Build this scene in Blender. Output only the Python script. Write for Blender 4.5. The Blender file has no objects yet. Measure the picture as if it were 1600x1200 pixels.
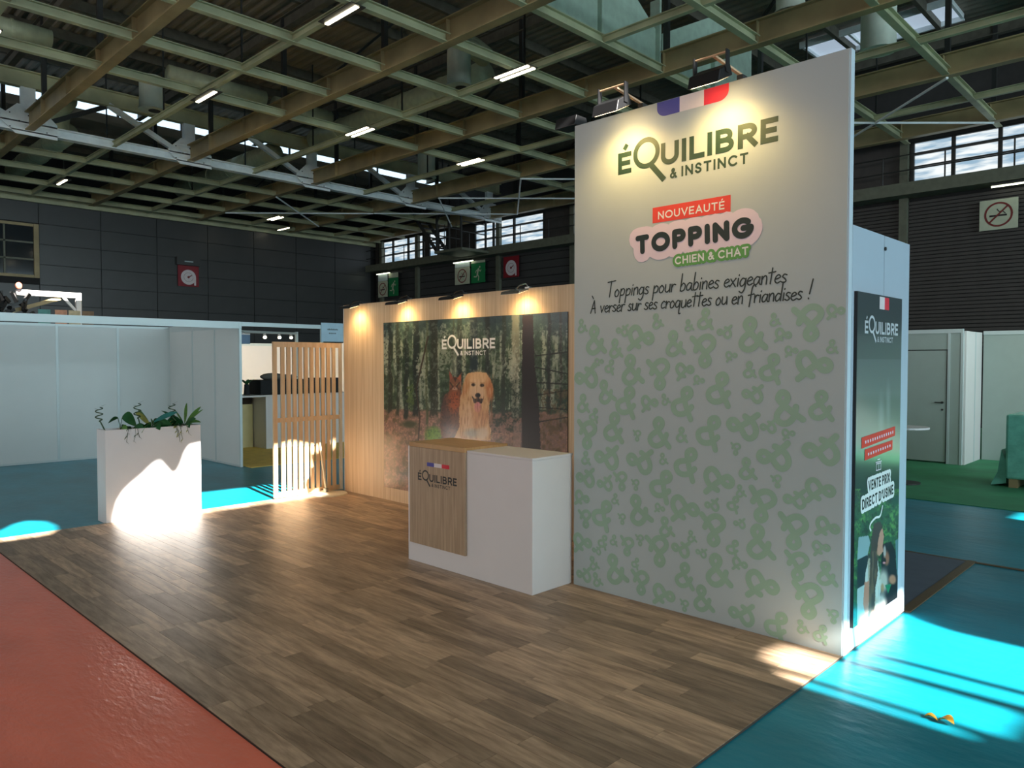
import bpy, bmesh, math, random
import numpy as np
from mathutils import Vector, Matrix
from mathutils.geometry import delaunay_2d_cdt
random.seed(7)
rng = np.random.RandomState(11)
S = bpy.context.scene
C = S.collection
PI = math.pi

# ------------------------------------------------------------------ camera
# world: X runs along the open side of the stand (away to the right), Y along its front (away to the left), metres
FPX, CAMH, PITCH, YAW = 1165.0, 1.7, math.radians(1.72), math.radians(44.3)
cam = bpy.data.cameras.new('camera'); cam_o = bpy.data.objects.new('camera', cam); C.objects.link(cam_o)
cam.sensor_width = 36.0; cam.lens = FPX * 36.0 / 1600.0; cam.clip_end = 200
fw = Vector((math.cos(YAW) * math.cos(PITCH), math.sin(YAW) * math.cos(PITCH), -math.sin(PITCH)))
cam_o.location = (0, 0, CAMH)
cam_o.rotation_euler = fw.to_track_quat('-Z', 'Y').to_euler()
S.camera = cam_o

# ------------------------------------------------------------------ world, sun, large lights, exposure
vs = S.view_settings
S.display_settings.display_device = 'sRGB'
vs.view_transform = 'Standard'; vs.look = 'None'; vs.gamma = 1.0; vs.use_curve_mapping = False
vs.exposure = 0.0
w = bpy.data.worlds.new('world'); S.world = w; w.use_nodes = True
bg = w.node_tree.nodes['Background']; bg.inputs[0].default_value = (0.55, 0.75, 1.0, 1); bg.inputs[1].default_value = 1.6

SUN_EL = math.radians(31.0)
SUN_H = Vector((0.168, 1.0, 0)).normalized()            # horizontal travel of the light
sun_d = Vector((SUN_H.x * math.cos(SUN_EL), SUN_H.y * math.cos(SUN_EL), -math.sin(SUN_EL)))
sl = bpy.data.lights.new('sun', 'SUN'); sl.energy = 44.0; sl.angle = math.radians(0.28); sl.color = (1.0, 0.95, 0.86)
so = bpy.data.objects.new('sun', sl); C.objects.link(so); so.rotation_euler = (-sun_d).to_track_quat('Z', 'Y').to_euler()
so.location = (0, -30, 20)

def area(name, loc, direction, sx, sy, power, col):
    l = bpy.data.lights.new(name, 'AREA'); l.shape = 'RECTANGLE'; l.size = sx; l.size_y = sy
    l.energy = power; l.color = col
    o = bpy.data.objects.new(name, l); C.objects.link(o); o.location = loc
    o.rotation_euler = (-Vector(direction)).to_track_quat('Z', 'Y').to_euler()
    return o
# fill lights added out of view behind the camera, standing in for daylight
area('daylight_fill_south', (8, -21.6, 5.8), (0, 1, 0.0), 26, 7.6, 4200, (0.72, 0.92, 1.0))
area('daylight_fill_west', (-13.4, 8, 5.4), (1, 0, 0.0), 30, 5.0, 1150, (0.97, 0.95, 0.92))

# ------------------------------------------------------------------ helpers
def lin(c):
    c = c / 255.0
    return c / 12.92 if c <= 0.04045 else ((c + 0.055) / 1.055) ** 2.4
def rgb(r, g, b): return (lin(r), lin(g), lin(b), 1.0)

def tag(o, label=None, cat=None, group=None, kind=None):
    if label: o['label'] = label
    if cat: o['category'] = cat
    if group: o['group'] = group
    if kind: o['kind'] = kind
    return o
def wloc(o):
    v = Vector((0, 0, 0))
    while o is not None:
        v = v + Vector(o.location); o = o.parent
    return v
def empty(name, loc=(0, 0, 0), parent=None):
    o = bpy.data.objects.new(name, None); C.objects.link(o)
    o.empty_display_size = 0.1
    if parent:
        o.parent = parent; o.location = Vector(loc) - wloc(parent)
    else: o.location = loc
    return o
def thing(name, loc, label, cat, group=None): return tag(empty(name, loc), label, cat, group)

class MB:
    """collects faces in world coordinates; build() links them as ONE mesh object"""
    def __init__(s): s.v = []; s.f = []
    def add(s, vs_, fs):
        n = len(s.v); s.v += [tuple(p) for p in vs_]; s.f += [tuple(n + i for i in f) for f in fs]; return s
    def box(s, x0, y0, z0, x1, y1, z1):
        if x0 > x1: x0, x1 = x1, x0
        if y0 > y1: y0, y1 = y1, y0
        if z0 > z1: z0, z1 = z1, z0
        return s.add([(x0, y0, z0), (x1, y0, z0), (x1, y1, z0), (x0, y1, z0), (x0, y0, z1), (x1, y0, z1), (x1, y1, z1), (x0, y1, z1)],
                     [(0, 3, 2, 1), (4, 5, 6, 7), (0, 1, 5, 4), (1, 2, 6, 5), (2, 3, 7, 6), (3, 0, 4, 7)])
    def bar(s, p, q, w_, h_, up=(0, 0, 1)):
        p = Vector(p); q = Vector(q); d = (q - p).normalized(); u = Vector(up)
        if abs(d.dot(u)) > 0.98: u = Vector((0, 1, 0))
        r = d.cross(u).normalized(); u = r.cross(d).normalized()
        a = [r * (i * w_ / 2) + u * (j * h_ / 2) for i, j in ((-1, -1), (1, -1), (1, 1), (-1, 1))]
        return s.add([p + k for k in a] + [q + k for k in a], [(0, 1, 2, 3), (7, 6, 5, 4), (0, 4, 5, 1), (1, 5, 6, 2), (2, 6, 7, 3), (3, 7, 4, 0)])
    def ibeam(s, p, q, w_, h_, tf=0.02, tw=0.014):
        """I-section, p and q give the centre of its BOTTOM face"""
        p = Vector(p); q = Vector(q); z = Vector((0, 0, 1))
        s.bar(p + z * tf / 2, q + z * tf / 2, w_, tf); s.bar(p + z * (h_ - tf / 2), q + z * (h_ - tf / 2), w_, tf)
        return s.bar(p + z * h_ / 2, q + z * h_ / 2, tw, h_ - 2 * tf)
    def cyl(s, p, q, r0, r1=None, n=16, caps=True):
        r1 = r0 if r1 is None else r1
        p = Vector(p); q = Vector(q); d = (q - p).normalized(); u = Vector((0, 0, 1))
        if abs(d.dot(u)) > 0.98: u = Vector((1, 0, 0))
        a = d.cross(u).normalized(); b = a.cross(d).normalized()
        vs_ = []
        for c_, r in ((p, r0), (q, r1)):
            vs_ += [c_ + (a * math.cos(2 * PI * i / n) + b * math.sin(2 * PI * i / n)) * r for i in range(n)]
        fs = [(i, (i + 1) % n, n + (i + 1) % n, n + i) for i in range(n)]
        if caps: fs += [tuple(range(n - 1, -1, -1)), tuple(range(n, 2 * n))]
        return s.add(vs_, fs)
    def tube(s, pts, r, n=8, r1=None):
        pts = [Vector(p) for p in pts]; m = len(pts); vs_ = []; prev = None
        for k, p in enumerate(pts):
            d = (pts[min(k + 1, m - 1)] - pts[max(k - 1, 0)]).normalized()
            if prev is None:
                prev = d.cross(Vector((0.31, 0.2, 0.93))).normalized()
            a = (prev - d * prev.dot(d)).normalized(); prev = a; b = d.cross(a)
            rr = r if r1 is None else r + (r1 - r) * k / (m - 1)
            vs_ += [p + (a * math.cos(2 * PI * i / n) + b * math.sin(2 * PI * i / n)) * rr for i in range(n)]
        fs = [(k * n + i, k * n + (i + 1) % n, (k + 1) * n + (i + 1) % n, (k + 1) * n + i) for k in range(m - 1) for i in range(n)]
        fs += [tuple(range(n - 1, -1, -1)), tuple((m - 1) * n + i for i in range(n))]
        return s.add(vs_, fs)
    def prism(s, poly, axis, a, b):
        """poly: 2-D points in the other two axes (in x,y,z order), extruded from a to b along axis"""
        def P3(p, t): return {0: (t, p[0], p[1]), 1: (p[0], t, p[1]), 2: (p[0], p[1], t)}[axis]
        n = len(poly)
        return s.add([P3(p, a) for p in poly] + [P3(p, b) for p in poly],
                     [tuple(range(n)), tuple(range(2 * n - 1, n - 1, -1))] + [(i, i + n, (i + 1) % n + n, (i + 1) % n) for i in range(n)])
    def ellipsoid(s, c, rx, ry, rz, n=12, m=8):
        vs_ = [(c[0], c[1], c[2] - rz)]
        for j in range(1, m):
            t = -PI / 2 + PI * j / m
            vs_ += [(c[0] + rx * math.cos(t) * math.cos(2 * PI * i / n), c[1] + ry * math.cos(t) * math.sin(2 * PI * i / n), c[2] + rz * math.sin(t)) for i in range(n)]
        vs_.append((c[0], c[1], c[2] + rz)); L = len(vs_) - 1
        fs = [(0, 1 + (i + 1) % n, 1 + i) for i in range(n)]
        for j in range(m - 2):
            fs += [(1 + j * n + i, 1 + j * n + (i + 1) % n, 1 + (j + 1) * n + (i + 1) % n, 1 + (j + 1) * n + i) for i in range(n)]
        fs += [(1 + (m - 2) * n + i, 1 + (m - 2) * n + (i + 1) % n, L) for i in range(n)]
        return s.add(vs_, fs)
    def build(s, name, mat, parent=None, bevel=0, smooth=False, origin=None):
        me = bpy.data.meshes.new(name)
        if parent is not None: o0 = wloc(parent) if origin is None else Vector(origin)
        elif origin is not None: o0 = Vector(origin)
        else:
            a = np.array(s.v); o0 = Vector(((a[:, 0].min() + a[:, 0].max()) / 2, (a[:, 1].min() + a[:, 1].max()) / 2, a[:, 2].min()))
        me.from_pydata([(p[0] - o0.x, p[1] - o0.y, p[2] - o0.z) for p in s.v], [], s.f)
        bm = bmesh.new(); bm.from_mesh(me); bmesh.ops.recalc_face_normals(bm, faces=bm.faces); bm.to_mesh(me); bm.free()
        if smooth: me.polygons.foreach_set('use_smooth', [True] * len(me.polygons))
        me.materials.append(mat)
        o = bpy.data.objects.new(name, me); C.objects.link(o)
        if parent is not None: o.parent = parent; o.location = o0 - wloc(parent)
        else: o.location = o0
        if bevel:
            b = o.modifiers.new('bevel', 'BEVEL'); b.width = bevel; b.segments = 2; b.limit_method = 'ANGLE'
        return o
def copy_tree(o, parent=None):
    c = o.copy(); C.objects.link(c); c.parent = parent
    for ch in list(o.children): copy_tree(ch, c)
    return c

# ------------------------------------------------------------------ materials
def new_mat(name):
    m = bpy.data.materials.new(name); m.use_nodes = True
    nt = m.node_tree; return m, nt, nt.nodes['Principled BSDF']
def N(nt, t, **kw):
    n = nt.nodes.new(t)
    for k, v in kw.items(): setattr(n, k, v)
    return n
def mat(name, col, rough=0.6, metal=0.0, var=0.06, scale=6.0, bump=0.0, bscale=80.0, stretch=(1, 1, 1), spec=0.5, coat=0.0):
    """procedural: base colour broken by two noises, optional fine bump"""
    m, nt, b = new_mat(name)
    tc = N(nt, 'ShaderNodeTexCoord'); mp = N(nt, 'ShaderNodeMapping'); mp.inputs['Scale'].default_value = stretch
    nt.links.new(tc.outputs['Object'], mp.inputs[0])
    no = N(nt, 'ShaderNodeTexNoise'); no.inputs['Scale'].default_value = scale; no.inputs['Detail'].default_value = 5
    nt.links.new(mp.outputs[0], no.inputs['Vector'])
    cr = N(nt, 'ShaderNodeValToRGB')
    cr.color_ramp.elements[0].position = 0.3; cr.color_ramp.elements[1].position = 0.7
    cr.color_ramp.elements[0].color = tuple(max(0, c * (1 - var)) for c in col[:3]) + (1,)
    cr.color_ramp.elements[1].color = tuple(min(1, c * (1 + var)) for c in col[:3]) + (1,)
    nt.links.new(no.outputs['Fac'], cr.inputs[0]); nt.links.new(cr.outputs[0], b.inputs['Base Color'])
    b.inputs['Roughness'].default_value = rough; b.inputs['Metallic'].default_value = metal
    b.inputs['Specular IOR Level'].default_value = spec
    b.inputs['Coat Weight'].default_value = coat
    if bump:
        n2 = N(nt, 'ShaderNodeTexNoise'); n2.inputs['Scale'].default_value = bscale; n2.inputs['Detail'].default_value = 3
        nt.links.new(mp.outputs[0], n2.inputs['Vector'])
        bp = N(nt, 'ShaderNodeBump'); bp.inputs['Strength'].default_value = bump; bp.inputs['Distance'].default_value = 0.01
        nt.links.new(n2.outputs['Fac'], bp.inputs['Height']); nt.links.new(bp.outputs[0], b.inputs['Normal'])
    return m
def emit(name, col, strength):
    m, nt, b = new_mat(name)
    b.inputs['Base Color'].default_value = (0.8, 0.8, 0.8, 1)
    b.inputs['Emission Color'].default_value = col; b.inputs['Emission Strength'].default_value = strength
    return m
def wood_mat(name, dark, light, stretch, scale=3.0, rough=0.5, per_object=0.0, coat=0.0):
    m, nt, b = new_mat(name)
    tc = N(nt, 'ShaderNodeTexCoord'); mp = N(nt, 'ShaderNodeMapping'); mp.inputs['Scale'].default_value = stretch
    oi = N(nt, 'ShaderNodeObjectInfo')
    nt.links.new(tc.outputs['Object'], mp.inputs[0])
    mul = N(nt, 'ShaderNodeVectorMath', operation='SCALE'); mul.inputs[0].default_value = (37, 53, 71); nt.links.new(oi.outputs['Random'], mul.inputs['Scale'])
    ad = N(nt, 'ShaderNodeVectorMath', operation='ADD'); nt.links.new(mp.outputs[0], ad.inputs[0]); nt.links.new(mul.outputs[0], ad.inputs[1])
    no = N(nt, 'ShaderNodeTexNoise'); no.inputs['Scale'].default_value = scale; no.inputs['Detail'].default_value = 7; no.inputs['Roughness'].default_value = 0.62
    no.inputs['Distortion'].default_value = 0.25
    nt.links.new(ad.outputs[0], no.inputs['Vector'])
    cr = N(nt, 'ShaderNodeValToRGB'); e = cr.color_ramp.elements; e[0].position = 0.33; e[1].position = 0.68; e[0].color = dark; e[1].color = light
    nt.links.new(no.outputs['Fac'], cr.inputs[0]); out = cr.outputs[0]
    if per_object:
        mr = N(nt, 'ShaderNodeMapRange'); mr.inputs['To Min'].default_value = 1 - per_object; mr.inputs['To Max'].default_value = 1 + per_object
        nt.links.new(oi.outputs['Random'], mr.inputs['Value'])
        hs = N(nt, 'ShaderNodeHueSaturation'); nt.links.new(mr.outputs[0], hs.inputs['Value']); nt.links.new(out, hs.inputs['Color']); out = hs.outputs[0]
    nt.links.new(out, b.inputs['Base Color'])
    b.inputs['Roughness'].default_value = rough; b.inputs['Coat Weight'].default_value = coat
    bp = N(nt, 'ShaderNodeBump'); bp.inputs['Strength'].default_value = 0.12; bp.inputs['Distance'].default_value = 0.004
    nt.links.new(no.outputs['Fac'], bp.inputs['Height']); nt.links.new(bp.outputs[0], b.inputs['Normal'])
    return m

M = {}
M['turq'] = mat('turquoise_floor_paint', rgb(10, 134, 156), 0.33, var=0.22, scale=1.3, bump=0.45, bscale=9, stretch=(1.6, 0.7, 1))
M['red'] = mat('orange_red_floor_film', rgb(246, 128, 104), 0.30, var=0.10, scale=2.0, bump=0.55, bscale=26, stretch=(1.5, 0.6, 1))
M['green_carpet'] = mat('green_carpet', rgb(60, 142, 100), 0.7, var=0.15, scale=2.0, bump=0.2, bscale=60)
M['yellow_carpet'] = mat('yellow_carpet', rgb(238, 204, 108), 0.8, var=0.10)
M['grey_floor'] = mat('grey_floor_board', rgb(92, 100, 116), 0.5, var=0.1)
M['tape'] = mat('brown_tape', rgb(104, 84, 58), 0.45)
M['plank'] = wood_mat('floor_plank', rgb(128, 106, 86), rgb(186, 160, 134), (9.0, 1.1, 1), 3.0, 0.43, 0.38)
M['joint'] = mat('plank_joint', rgb(66, 56, 47), 0.6)
M['oak'] = wood_mat('pale_oak_laminate', rgb(196, 166, 130), rgb(222, 196, 160), (1, 14, 0.35), 2.6, 0.5)
M['oak2'] = wood_mat('counter_oak_laminate', rgb(158, 132, 106), rgb(192, 166, 136), (1, 22, 0.8), 2.6, 0.5)
M['oaktop'] = wood_mat('counter_top_oak', rgb(188, 146, 98), rgb(210, 170, 120), (22, 1, 1), 2.6, 0.4)
M['slat'] = wood_mat('slat_wood', rgb(214, 172, 130), rgb(234, 198, 158), (6, 6, 0.6), 3, 0.5)
M['white'] = mat('white_laminate', rgb(226, 222, 222), 0.42, var=0.012)
M['white2'] = mat('white_partition', rgb(214, 222, 222), 0.45, var=0.02, scale=2)
M['alu'] = mat('pale_aluminium', rgb(198, 212, 214), 0.38, metal=0.15, var=0.02)
M['canvas'] = mat('printed_canvas', rgb(178, 189, 190), 0.5, var=0.012)
M['cabin'] = mat('cabin_panel', rgb(178, 194, 208), 0.4, var=0.01)
M['booth_grey'] = mat('booth_panel_grey', rgb(172, 186, 182), 0.45, var=0.02)
M['canvas_edge'] = mat('panel_edge', rgb(200, 215, 225), 0.4, var=0.01)
M['beam'] = mat('painted_beam_ochre', rgb(184, 186, 150), 0.5, var=0.22, scale=1.5)
M['girder'] = mat('painted_girder_brown', rgb(166, 148, 108), 0.5, var=0.25, scale=1.2)
M['truss'] = mat('painted_truss_white', rgb(240, 248, 250), 0.45, var=0.08, scale=5)
M['plate'] = mat('painted_plate_green', rgb(186, 208, 190), 0.5, var=0.10)
M['roof'] = mat('roof_decking', rgb(134, 126, 112), 0.7, var=0.25, scale=1.0)
M['roofdark'] = mat('roof_purlin', rgb(96, 92, 80), 0.7, var=0.2)
M['duct'] = mat('duct_metal', rgb(190, 196, 164), 0.45, metal=0.1, var=0.12)
M['ductw'] = mat('duct_outlet_paint', rgb(214, 222, 206), 0.45, var=0.06)
M['panelwall'] = mat('dark_wall_panel', rgb(66, 66, 66), 0.35, var=0.06, scale=2)
M['wallback'] = mat('wall_backing', rgb(22, 22, 23), 0.7)
M['clad'] = mat('dark_cladding', rgb(66, 62, 60), 0.5, var=0.10)
M['ledge'] = mat('ledge_paint', rgb(104, 106, 90), 0.5, var=0.15)
M['black'] = mat('black_metal', rgb(22, 22, 24), 0.4)
M['dark'] = mat('dark_metal', rgb(46, 46, 44), 0.5)
M['black_edge'] = mat('black_edge', rgb(30, 30, 32), 0.5)
M['logo_green'] = mat('logo_dark_green', rgb(34, 62, 44), 0.5, var=0.12)
M['ink'] = mat('ink_green_black', rgb(14, 34, 26), 0.5)
M['logo_brown'] = mat('logo_grey_brown', rgb(40, 38, 36), 0.5)
M['white_ink'] = mat('white_ink', rgb(226, 228, 226), 0.5, var=0.01)
M['red_ink'] = mat('red_ink', rgb(222, 62, 42), 0.5)
M['pink_ink'] = mat('pale_lilac_ink', rgb(226, 208, 222), 0.5, var=0.01)
M['green_ink'] = mat('green_ink', rgb(92, 158, 74), 0.5)
M['amp_ink'] = mat('pale_green_ink', rgb(150, 180, 158), 0.5, var=0.04)
M['flag_blue'] = mat('flag_blue', rgb(74, 74, 160), 0.5)
M['flag_white'] = mat('flag_white', rgb(226, 216, 218), 0.5)
M['flag_red'] = mat('flag_red', rgb(222, 44, 62), 0.5)
M['soil'] = mat('potting_soil', rgb(48, 36, 28), 0.9, var=0.3, scale=40)
M['leaf'] = mat('leaf_dark_green', rgb(40, 92, 50), 0.4, var=0.2, scale=20)
M['leaf2'] = mat('leaf_mid_green', rgb(84, 128, 62), 0.4, var=0.25, scale=20)
M['leaf3'] = mat('leaf_blue_green', rgb(50, 118, 112), 0.35, var=0.2, scale=20)
M['leafy'] = mat('leaf_yellow_green', rgb(168, 172, 92), 0.45, var=0.2, scale=20)
M['stem'] = mat('stem_green', rgb(60, 84, 56), 0.5)
M['dryleaf'] = mat('dry_leaf', rgb(196, 150, 52), 0.6, var=0.3, scale=30)
M['sign_cream'] = mat('sign_cream', rgb(196, 200, 176), 0.5)
M['sign_green'] = mat('sign_green', rgb(24, 128, 72), 0.5)
M['sign_red'] = mat('sign_red', rgb(138, 26, 38), 0.5)
M['sign_blue'] = mat('sign_pale_blue', rgb(178, 206, 222), 0.5)
M['ring_red'] = mat('ring_dark_red', rgb(120, 34, 34), 0.5)
M['led'] = emit('led_tube', (1.0, 0.90, 0.62, 1), 9.0)
M['led_dim'] = emit('led_tube_sign', (0.95, 1.0, 0.72, 1), 3.0)
M['lampface'] = emit('warm_lamp_face', (1.0, 0.72, 0.38, 1), 14.0)
M['sky_pane'] = emit('daylit_glazing', (0.62, 0.84, 1.0, 1), 1.5)
M['screen_lit'] = emit('daylit_rooflight', (0.60, 0.74, 0.92, 1), 0.55)
M['wrap'] = mat('teal_stretch_wrap', rgb(120, 196, 176), 0.22, var=0.18, scale=7, bump=0.7, bscale=14)
M['fabric'] = mat('dark_upholstery', rgb(30, 32, 34), 0.8)
M['steel'] = mat('brushed_steel', rgb(170, 168, 160), 0.25, metal=0.9)
M['footplate'] = mat('cream_footplate', rgb(214, 204, 180), 0.3, metal=0.2)

def louver_mat(name):
    """far daylit glazing with louvre bands, real emission (sky light through slats)"""
    m, nt, b = new_mat(name)
    tc = N(nt, 'ShaderNodeTexCoord'); mp = N(nt, 'ShaderNodeMapping'); mp.inputs['Scale'].default_value = (0.3, 0.7, 5.5)
    nt.links.new(tc.outputs['Object'], mp.inputs[0])
    no = N(nt, 'ShaderNodeTexNoise'); no.inputs['Scale'].default_value = 1.6; no.inputs['Detail'].default_value = 4
    nt.links.new(mp.outputs[0], no.inputs['Vector'])
    cr = N(nt, 'ShaderNodeValToRGB'); e = cr.color_ramp.elements
    e[0].position = 0.38; e[0].color = (0.30, 0.46, 0.60, 1); e[1].position = 0.62; e[1].color = (0.95, 1.0, 1.0, 1)
    nt.links.new(no.outputs['Fac'], cr.inputs[0]); nt.links.new(cr.outputs[0], b.inputs['Emission Color'])
    b.inputs['Emission Strength'].default_value = 1.0; b.inputs['Base Color'].default_value = (0.1, 0.1, 0.1, 1)
    return m
M['louver'] = louver_mat('daylit_louvred_glazing')

# ------------------------------------------------------------------ hall shell
GZ = 7.5                      # underside of the roof grid
XR, YF, XL, YN = 22.0, 31.0, -14.0, -22.0
fl = empty('floor', (4, 4, -0.02)); tag(fl, kind='structure')
MB().box(XL, YN, -0.12, XR, YF, -0.004).build('slab', M['turq'], fl)
MB().box(-9, -8, -0.003, 1.525, 8.42, 0.003).build('red_aisle', M['red'], fl)
MB().box(10.05, -2.0, -0.003, XR, 9.0, 0.004).build('green_carpet_area', M['green_carpet'], fl)
MB().box(5.60, 11.30, -0.003, 12, 20.0, 0.005).build('yellow_carpet_area', M['yellow_carpet'], fl)
MB().box(5.46, 1.62, -0.003, 7.20, 6.0, 0.004).build('grey_board', M['grey_floor'], fl)
MB().box(5.46, 1.565, -0.003, 7.25, 1.63, 0.006).build('tape_strip', M['tape'], fl)
MB().box(7.20, -0.4, -0.003, 7.235, 2.6, 0.0055).build('tape_strip', M['tape'], fl)

# roof deck; unseen openings added and shaped to throw the sun patches
RZ = 10.2
k_ = 1 / math.tan(SUN_EL)
def back(x, y, z): return (x - SUN_H.x * z * k_, y - SUN_H.y * z * k_)
def gnd(x, y, z=0.0): return (x + SUN_H.x * z * k_, y + SUN_H.y * z * k_)      # floor point reached by the ray through (x, y, z)
patch_a = [(2.64, 8.26), (5.11, 8.23), (5.13, 9.36), (5.50, 9.42), (5.58, 9.62)] + [gnd(x, 8.49, z) for x, z in ((5.22, 0.60), (5.0, 0.64), (4.75, 0.70), (4.52, 0.66))] + [(4.55, 9.62), (4.2, 9.64)] + \
          [gnd(x, 8.45, z) for x, z in ((3.66, 0.77), (3.58, 0.765), (3.46, 0.745), (3.41, 0.66), (3.37, 0.54), (3.32, 0.46), (3.25, 0.45), (3.19, 0.53), (3.13, 0.605), (3.06, 0.57), (2.96, 0.475), (2.85, 0.39), (2.77, 0.32), (2.71, 0.22), (2.67, 0.06))]
patch_b = [(0.9, 8.28), (2.02, 8.30), (2.14, 8.48), (2.20, 8.78), (2.18, 9.10), (2.05, 9.26), (1.92, 9.18), (1.80, 8.98), (1.6, 8.75), (1.0, 8.5)]
patches = [patch_a, patch_b,
           [(3.95, 0.72), (4.27, 0.70), (4.29, 1.92), (4.12, 1.95), (3.97, 1.90)],
           [(4.375, 0.30), (4.50, 0.30), (4.50, 1.86), (4.375, 1.90)],
           [(4.585, -0.10), (5.28, -0.10), (5.26, 0.90), (5.27, 1.25), (5.34, 1.45), (5.44, 1.62), (5.44, 1.84), (4.585, 1.86)],
           [(3.83, 0.84), (3.875, 0.84), (3.885, 1.30), (3.90, 1.80), (3.84, 1.72)],
           [(13.4, -2.7), (15.4, -2.7), (15.4, -0.7), (13.4, -0.7)],
           [(9.45, 0.6), (10.1, 0.6), (10.0, 1.72), (9.55, 1.74)],
           [gnd(4.15, 20, 3.05), gnd(5.75, 20, 2.95), gnd(5.75, 20, 3.7), gnd(4.15, 20, 3.7)]]
def in_poly_holes(z):
    return [[back(x, y, z) for x, y in p] for p in patches]
cu = bpy.data.curves.new('deck_outline', 'CURVE'); cu.dimensions = '2D'; cu.fill_mode = 'BOTH'; cu.extrude = 0.01
def spl(pts):
    sp = cu.splines.new('POLY'); sp.points.add(len(pts) - 1)
    for i, p in enumerate(pts): sp.points[i].co = (p[0], p[1], 0, 1)
    sp.use_cyclic_u = True
spl([(XL - 0.5, YN - 0.5), (XR + 0.5, YN - 0.5), (XR + 0.5, 26.0), (XL - 0.5, 26.0)])
for h in in_poly_holes(RZ): spl(h)
tmp = bpy.data.objects.new('tmp', cu); C.objects.link(tmp)
dg = bpy.context.evaluated_depsgraph_get(); me = bpy.data.meshes.new_from_object(tmp.evaluated_get(dg))
bpy.data.objects.remove(tmp)
ce = empty('ceiling', (4, 4, RZ)); tag(ce, kind='structure')
me.name = 'roof_membrane'; me.materials.clear(); me.materials.append(M['roof'])
deck = bpy.data.objects.new('roof_membrane', me); C.objects.link(deck); deck.parent = ce; deck.location = (-4, -4, 0)
mb = MB(); mb.box(XL - 0.5, 26.0, 9.30, XR + 0.5, YF + 0.5, 9.36); mb.build('rear_roof', M['roof'], ce)
# corrugation of the decking over the part of the hall in view
mb = MB(); x = -1.0
while x < XR:
    for ya, yb in (((0.5, 7.3), (9.7, 26)) if 1.0 < x < 4.5 else ((0.5, 26),)):
        mb.add([(x, ya, RZ - 0.012), (x + 0.06, ya, RZ - 0.06), (x + 0.14, ya, RZ - 0.06), (x + 0.20, ya, RZ - 0.012),
                (x, yb, RZ - 0.012), (x + 0.06, yb, RZ - 0.06), (x + 0.14, yb, RZ - 0.06), (x + 0.20, yb, RZ - 0.012)],
               [(0, 1, 5, 4), (1, 2, 6, 5), (2, 3, 7, 6)])
    x += 0.26
tag(mb.build('deck_rib', M['roof'], ce), kind='stuff')
for y in np.arange(1.4, 26, 2.02):
    MB().box(-2, y, RZ - 0.30, XR, y + 0.10, RZ - 0.06).build('purlin', M['roofdark'], ce)
for y in np.arange(27.2, 31, 1.2):
    MB().box(-2, y, 9.10, XR, y + 0.08, 9.30).build('purlin', M['roofdark'], ce)
# rafters over the girders and clerestory
for X in (5.07, 9.09, 13.1, 17.2, 21.2):
    MB().ibeam((X, 0.6, RZ - 0.62), (X, 26, RZ - 0.62), 0.16, 0.30).build('rafter', M['roofdark'], ce)
cl = empty('window_1', (11, 26, 9.5)); tag(cl, kind='structure')
mb = MB(); mb.box(XL, 26.02, 9.82, XR, 26.08, RZ); mb.box(XL, 26.02, 9.28, XR, 26.08, 9.575); mb.build('riser_panel', M['roof'], cl)
for x in np.arange(-1.6, XR - 1, 2.02):
    MB().box(x + 0.03, 26.03, 9.575, x + 1.97, 26.06, 9.82).build('pane', M['sky_pane'], cl)
    MB().box(x - 0.03, 26.0, 9.56, x + 0.03, 26.08, 9.84).build('mullion', M['dark'], cl)

# grid of beams at GZ: girders every 4 m along Y, light purlins between, cross beams every 2 m along X
for X in (1.05, 5.07, 9.09, 13.1, 17.2, 21.2):
    g_ = MB().ibeam((X, 1.5, GZ), (X, 30.8, GZ), 0.20, 0.46, 0.025).build('girder', M['girder'], ce)
    for y in np.arange(2.45, 30.5, 2.0):
        MB().box(X - 0.095, y - 0.008, GZ + 0.03, X + 0.095, y + 0.008, GZ + 0.43).build('stiffener', M['girder'], g_)
    for y in np.arange(4.39, 30, 4.03):
        MB().bar((X, y, GZ + 0.46), (X, y, RZ - 0.3), 0.10, 0.10).build('hanger', M['dark'], ce)
for X in (3.05, 7.07, 11.08, 15.15, 19.2):
    MB().ibeam((X, 1.5, GZ + 0.02), (X, 30.8, GZ + 0.02), 0.10, 0.14).build('light_beam', M['beam'], ce)
    for y in np.arange(2.4, 30, 4.03):
        MB().bar((X, y, GZ + 0.16), (X, y, RZ - 0.3), 0.03, 0.03).build('hanger', M['dark'], ce)
for Y in (2.4, 4.39, 6.48, 8.49, 10.48, 12.49, 14.47, 16.42, 24.35, 26.35, 28.35, 30.3):
    MB().ibeam((1.0, Y, GZ + 0.01), (21.8, Y, GZ + 0.01), 0.13, 0.17).build('cross_beam', M['beam'], ce)
# thin bracing rods between roof bays
for (x0, y0, x1, y1) in ((13.1, 24.35, 17.2, 28.35), (17.2, 24.35, 13.1, 28.35), (17.2, 16.4, 21.2, 20.4), (21.2, 16.4, 17.2, 20.4), (17.2, 12.5, 21.2, 16.4), (21.2, 12.5, 17.2, 16.4), (17.2, 20.4, 21.2, 24.3), (21.2, 20.4, 17.2, 24.3), (17.2, 4.39, 21.2, 8.49), (21.2, 4.39, 17.2, 8.49)):
    MB().cyl((x0, y0, GZ - 0.02), (x1, y1, GZ - 0.02), 0.028, n=8).build('bracing_rod', M['truss'], ce)
# secondary diagonals up to the deck
for X in (5.07, 9.09, 13.1, 17.2):
    for y in (6.4, 14.5, 26.3):
        MB().bar((X, y, GZ + 0.46), (X + 1.9, y, RZ - 0.35), 0.05, 0.05).build('brace', M['dark'], ce)
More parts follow.
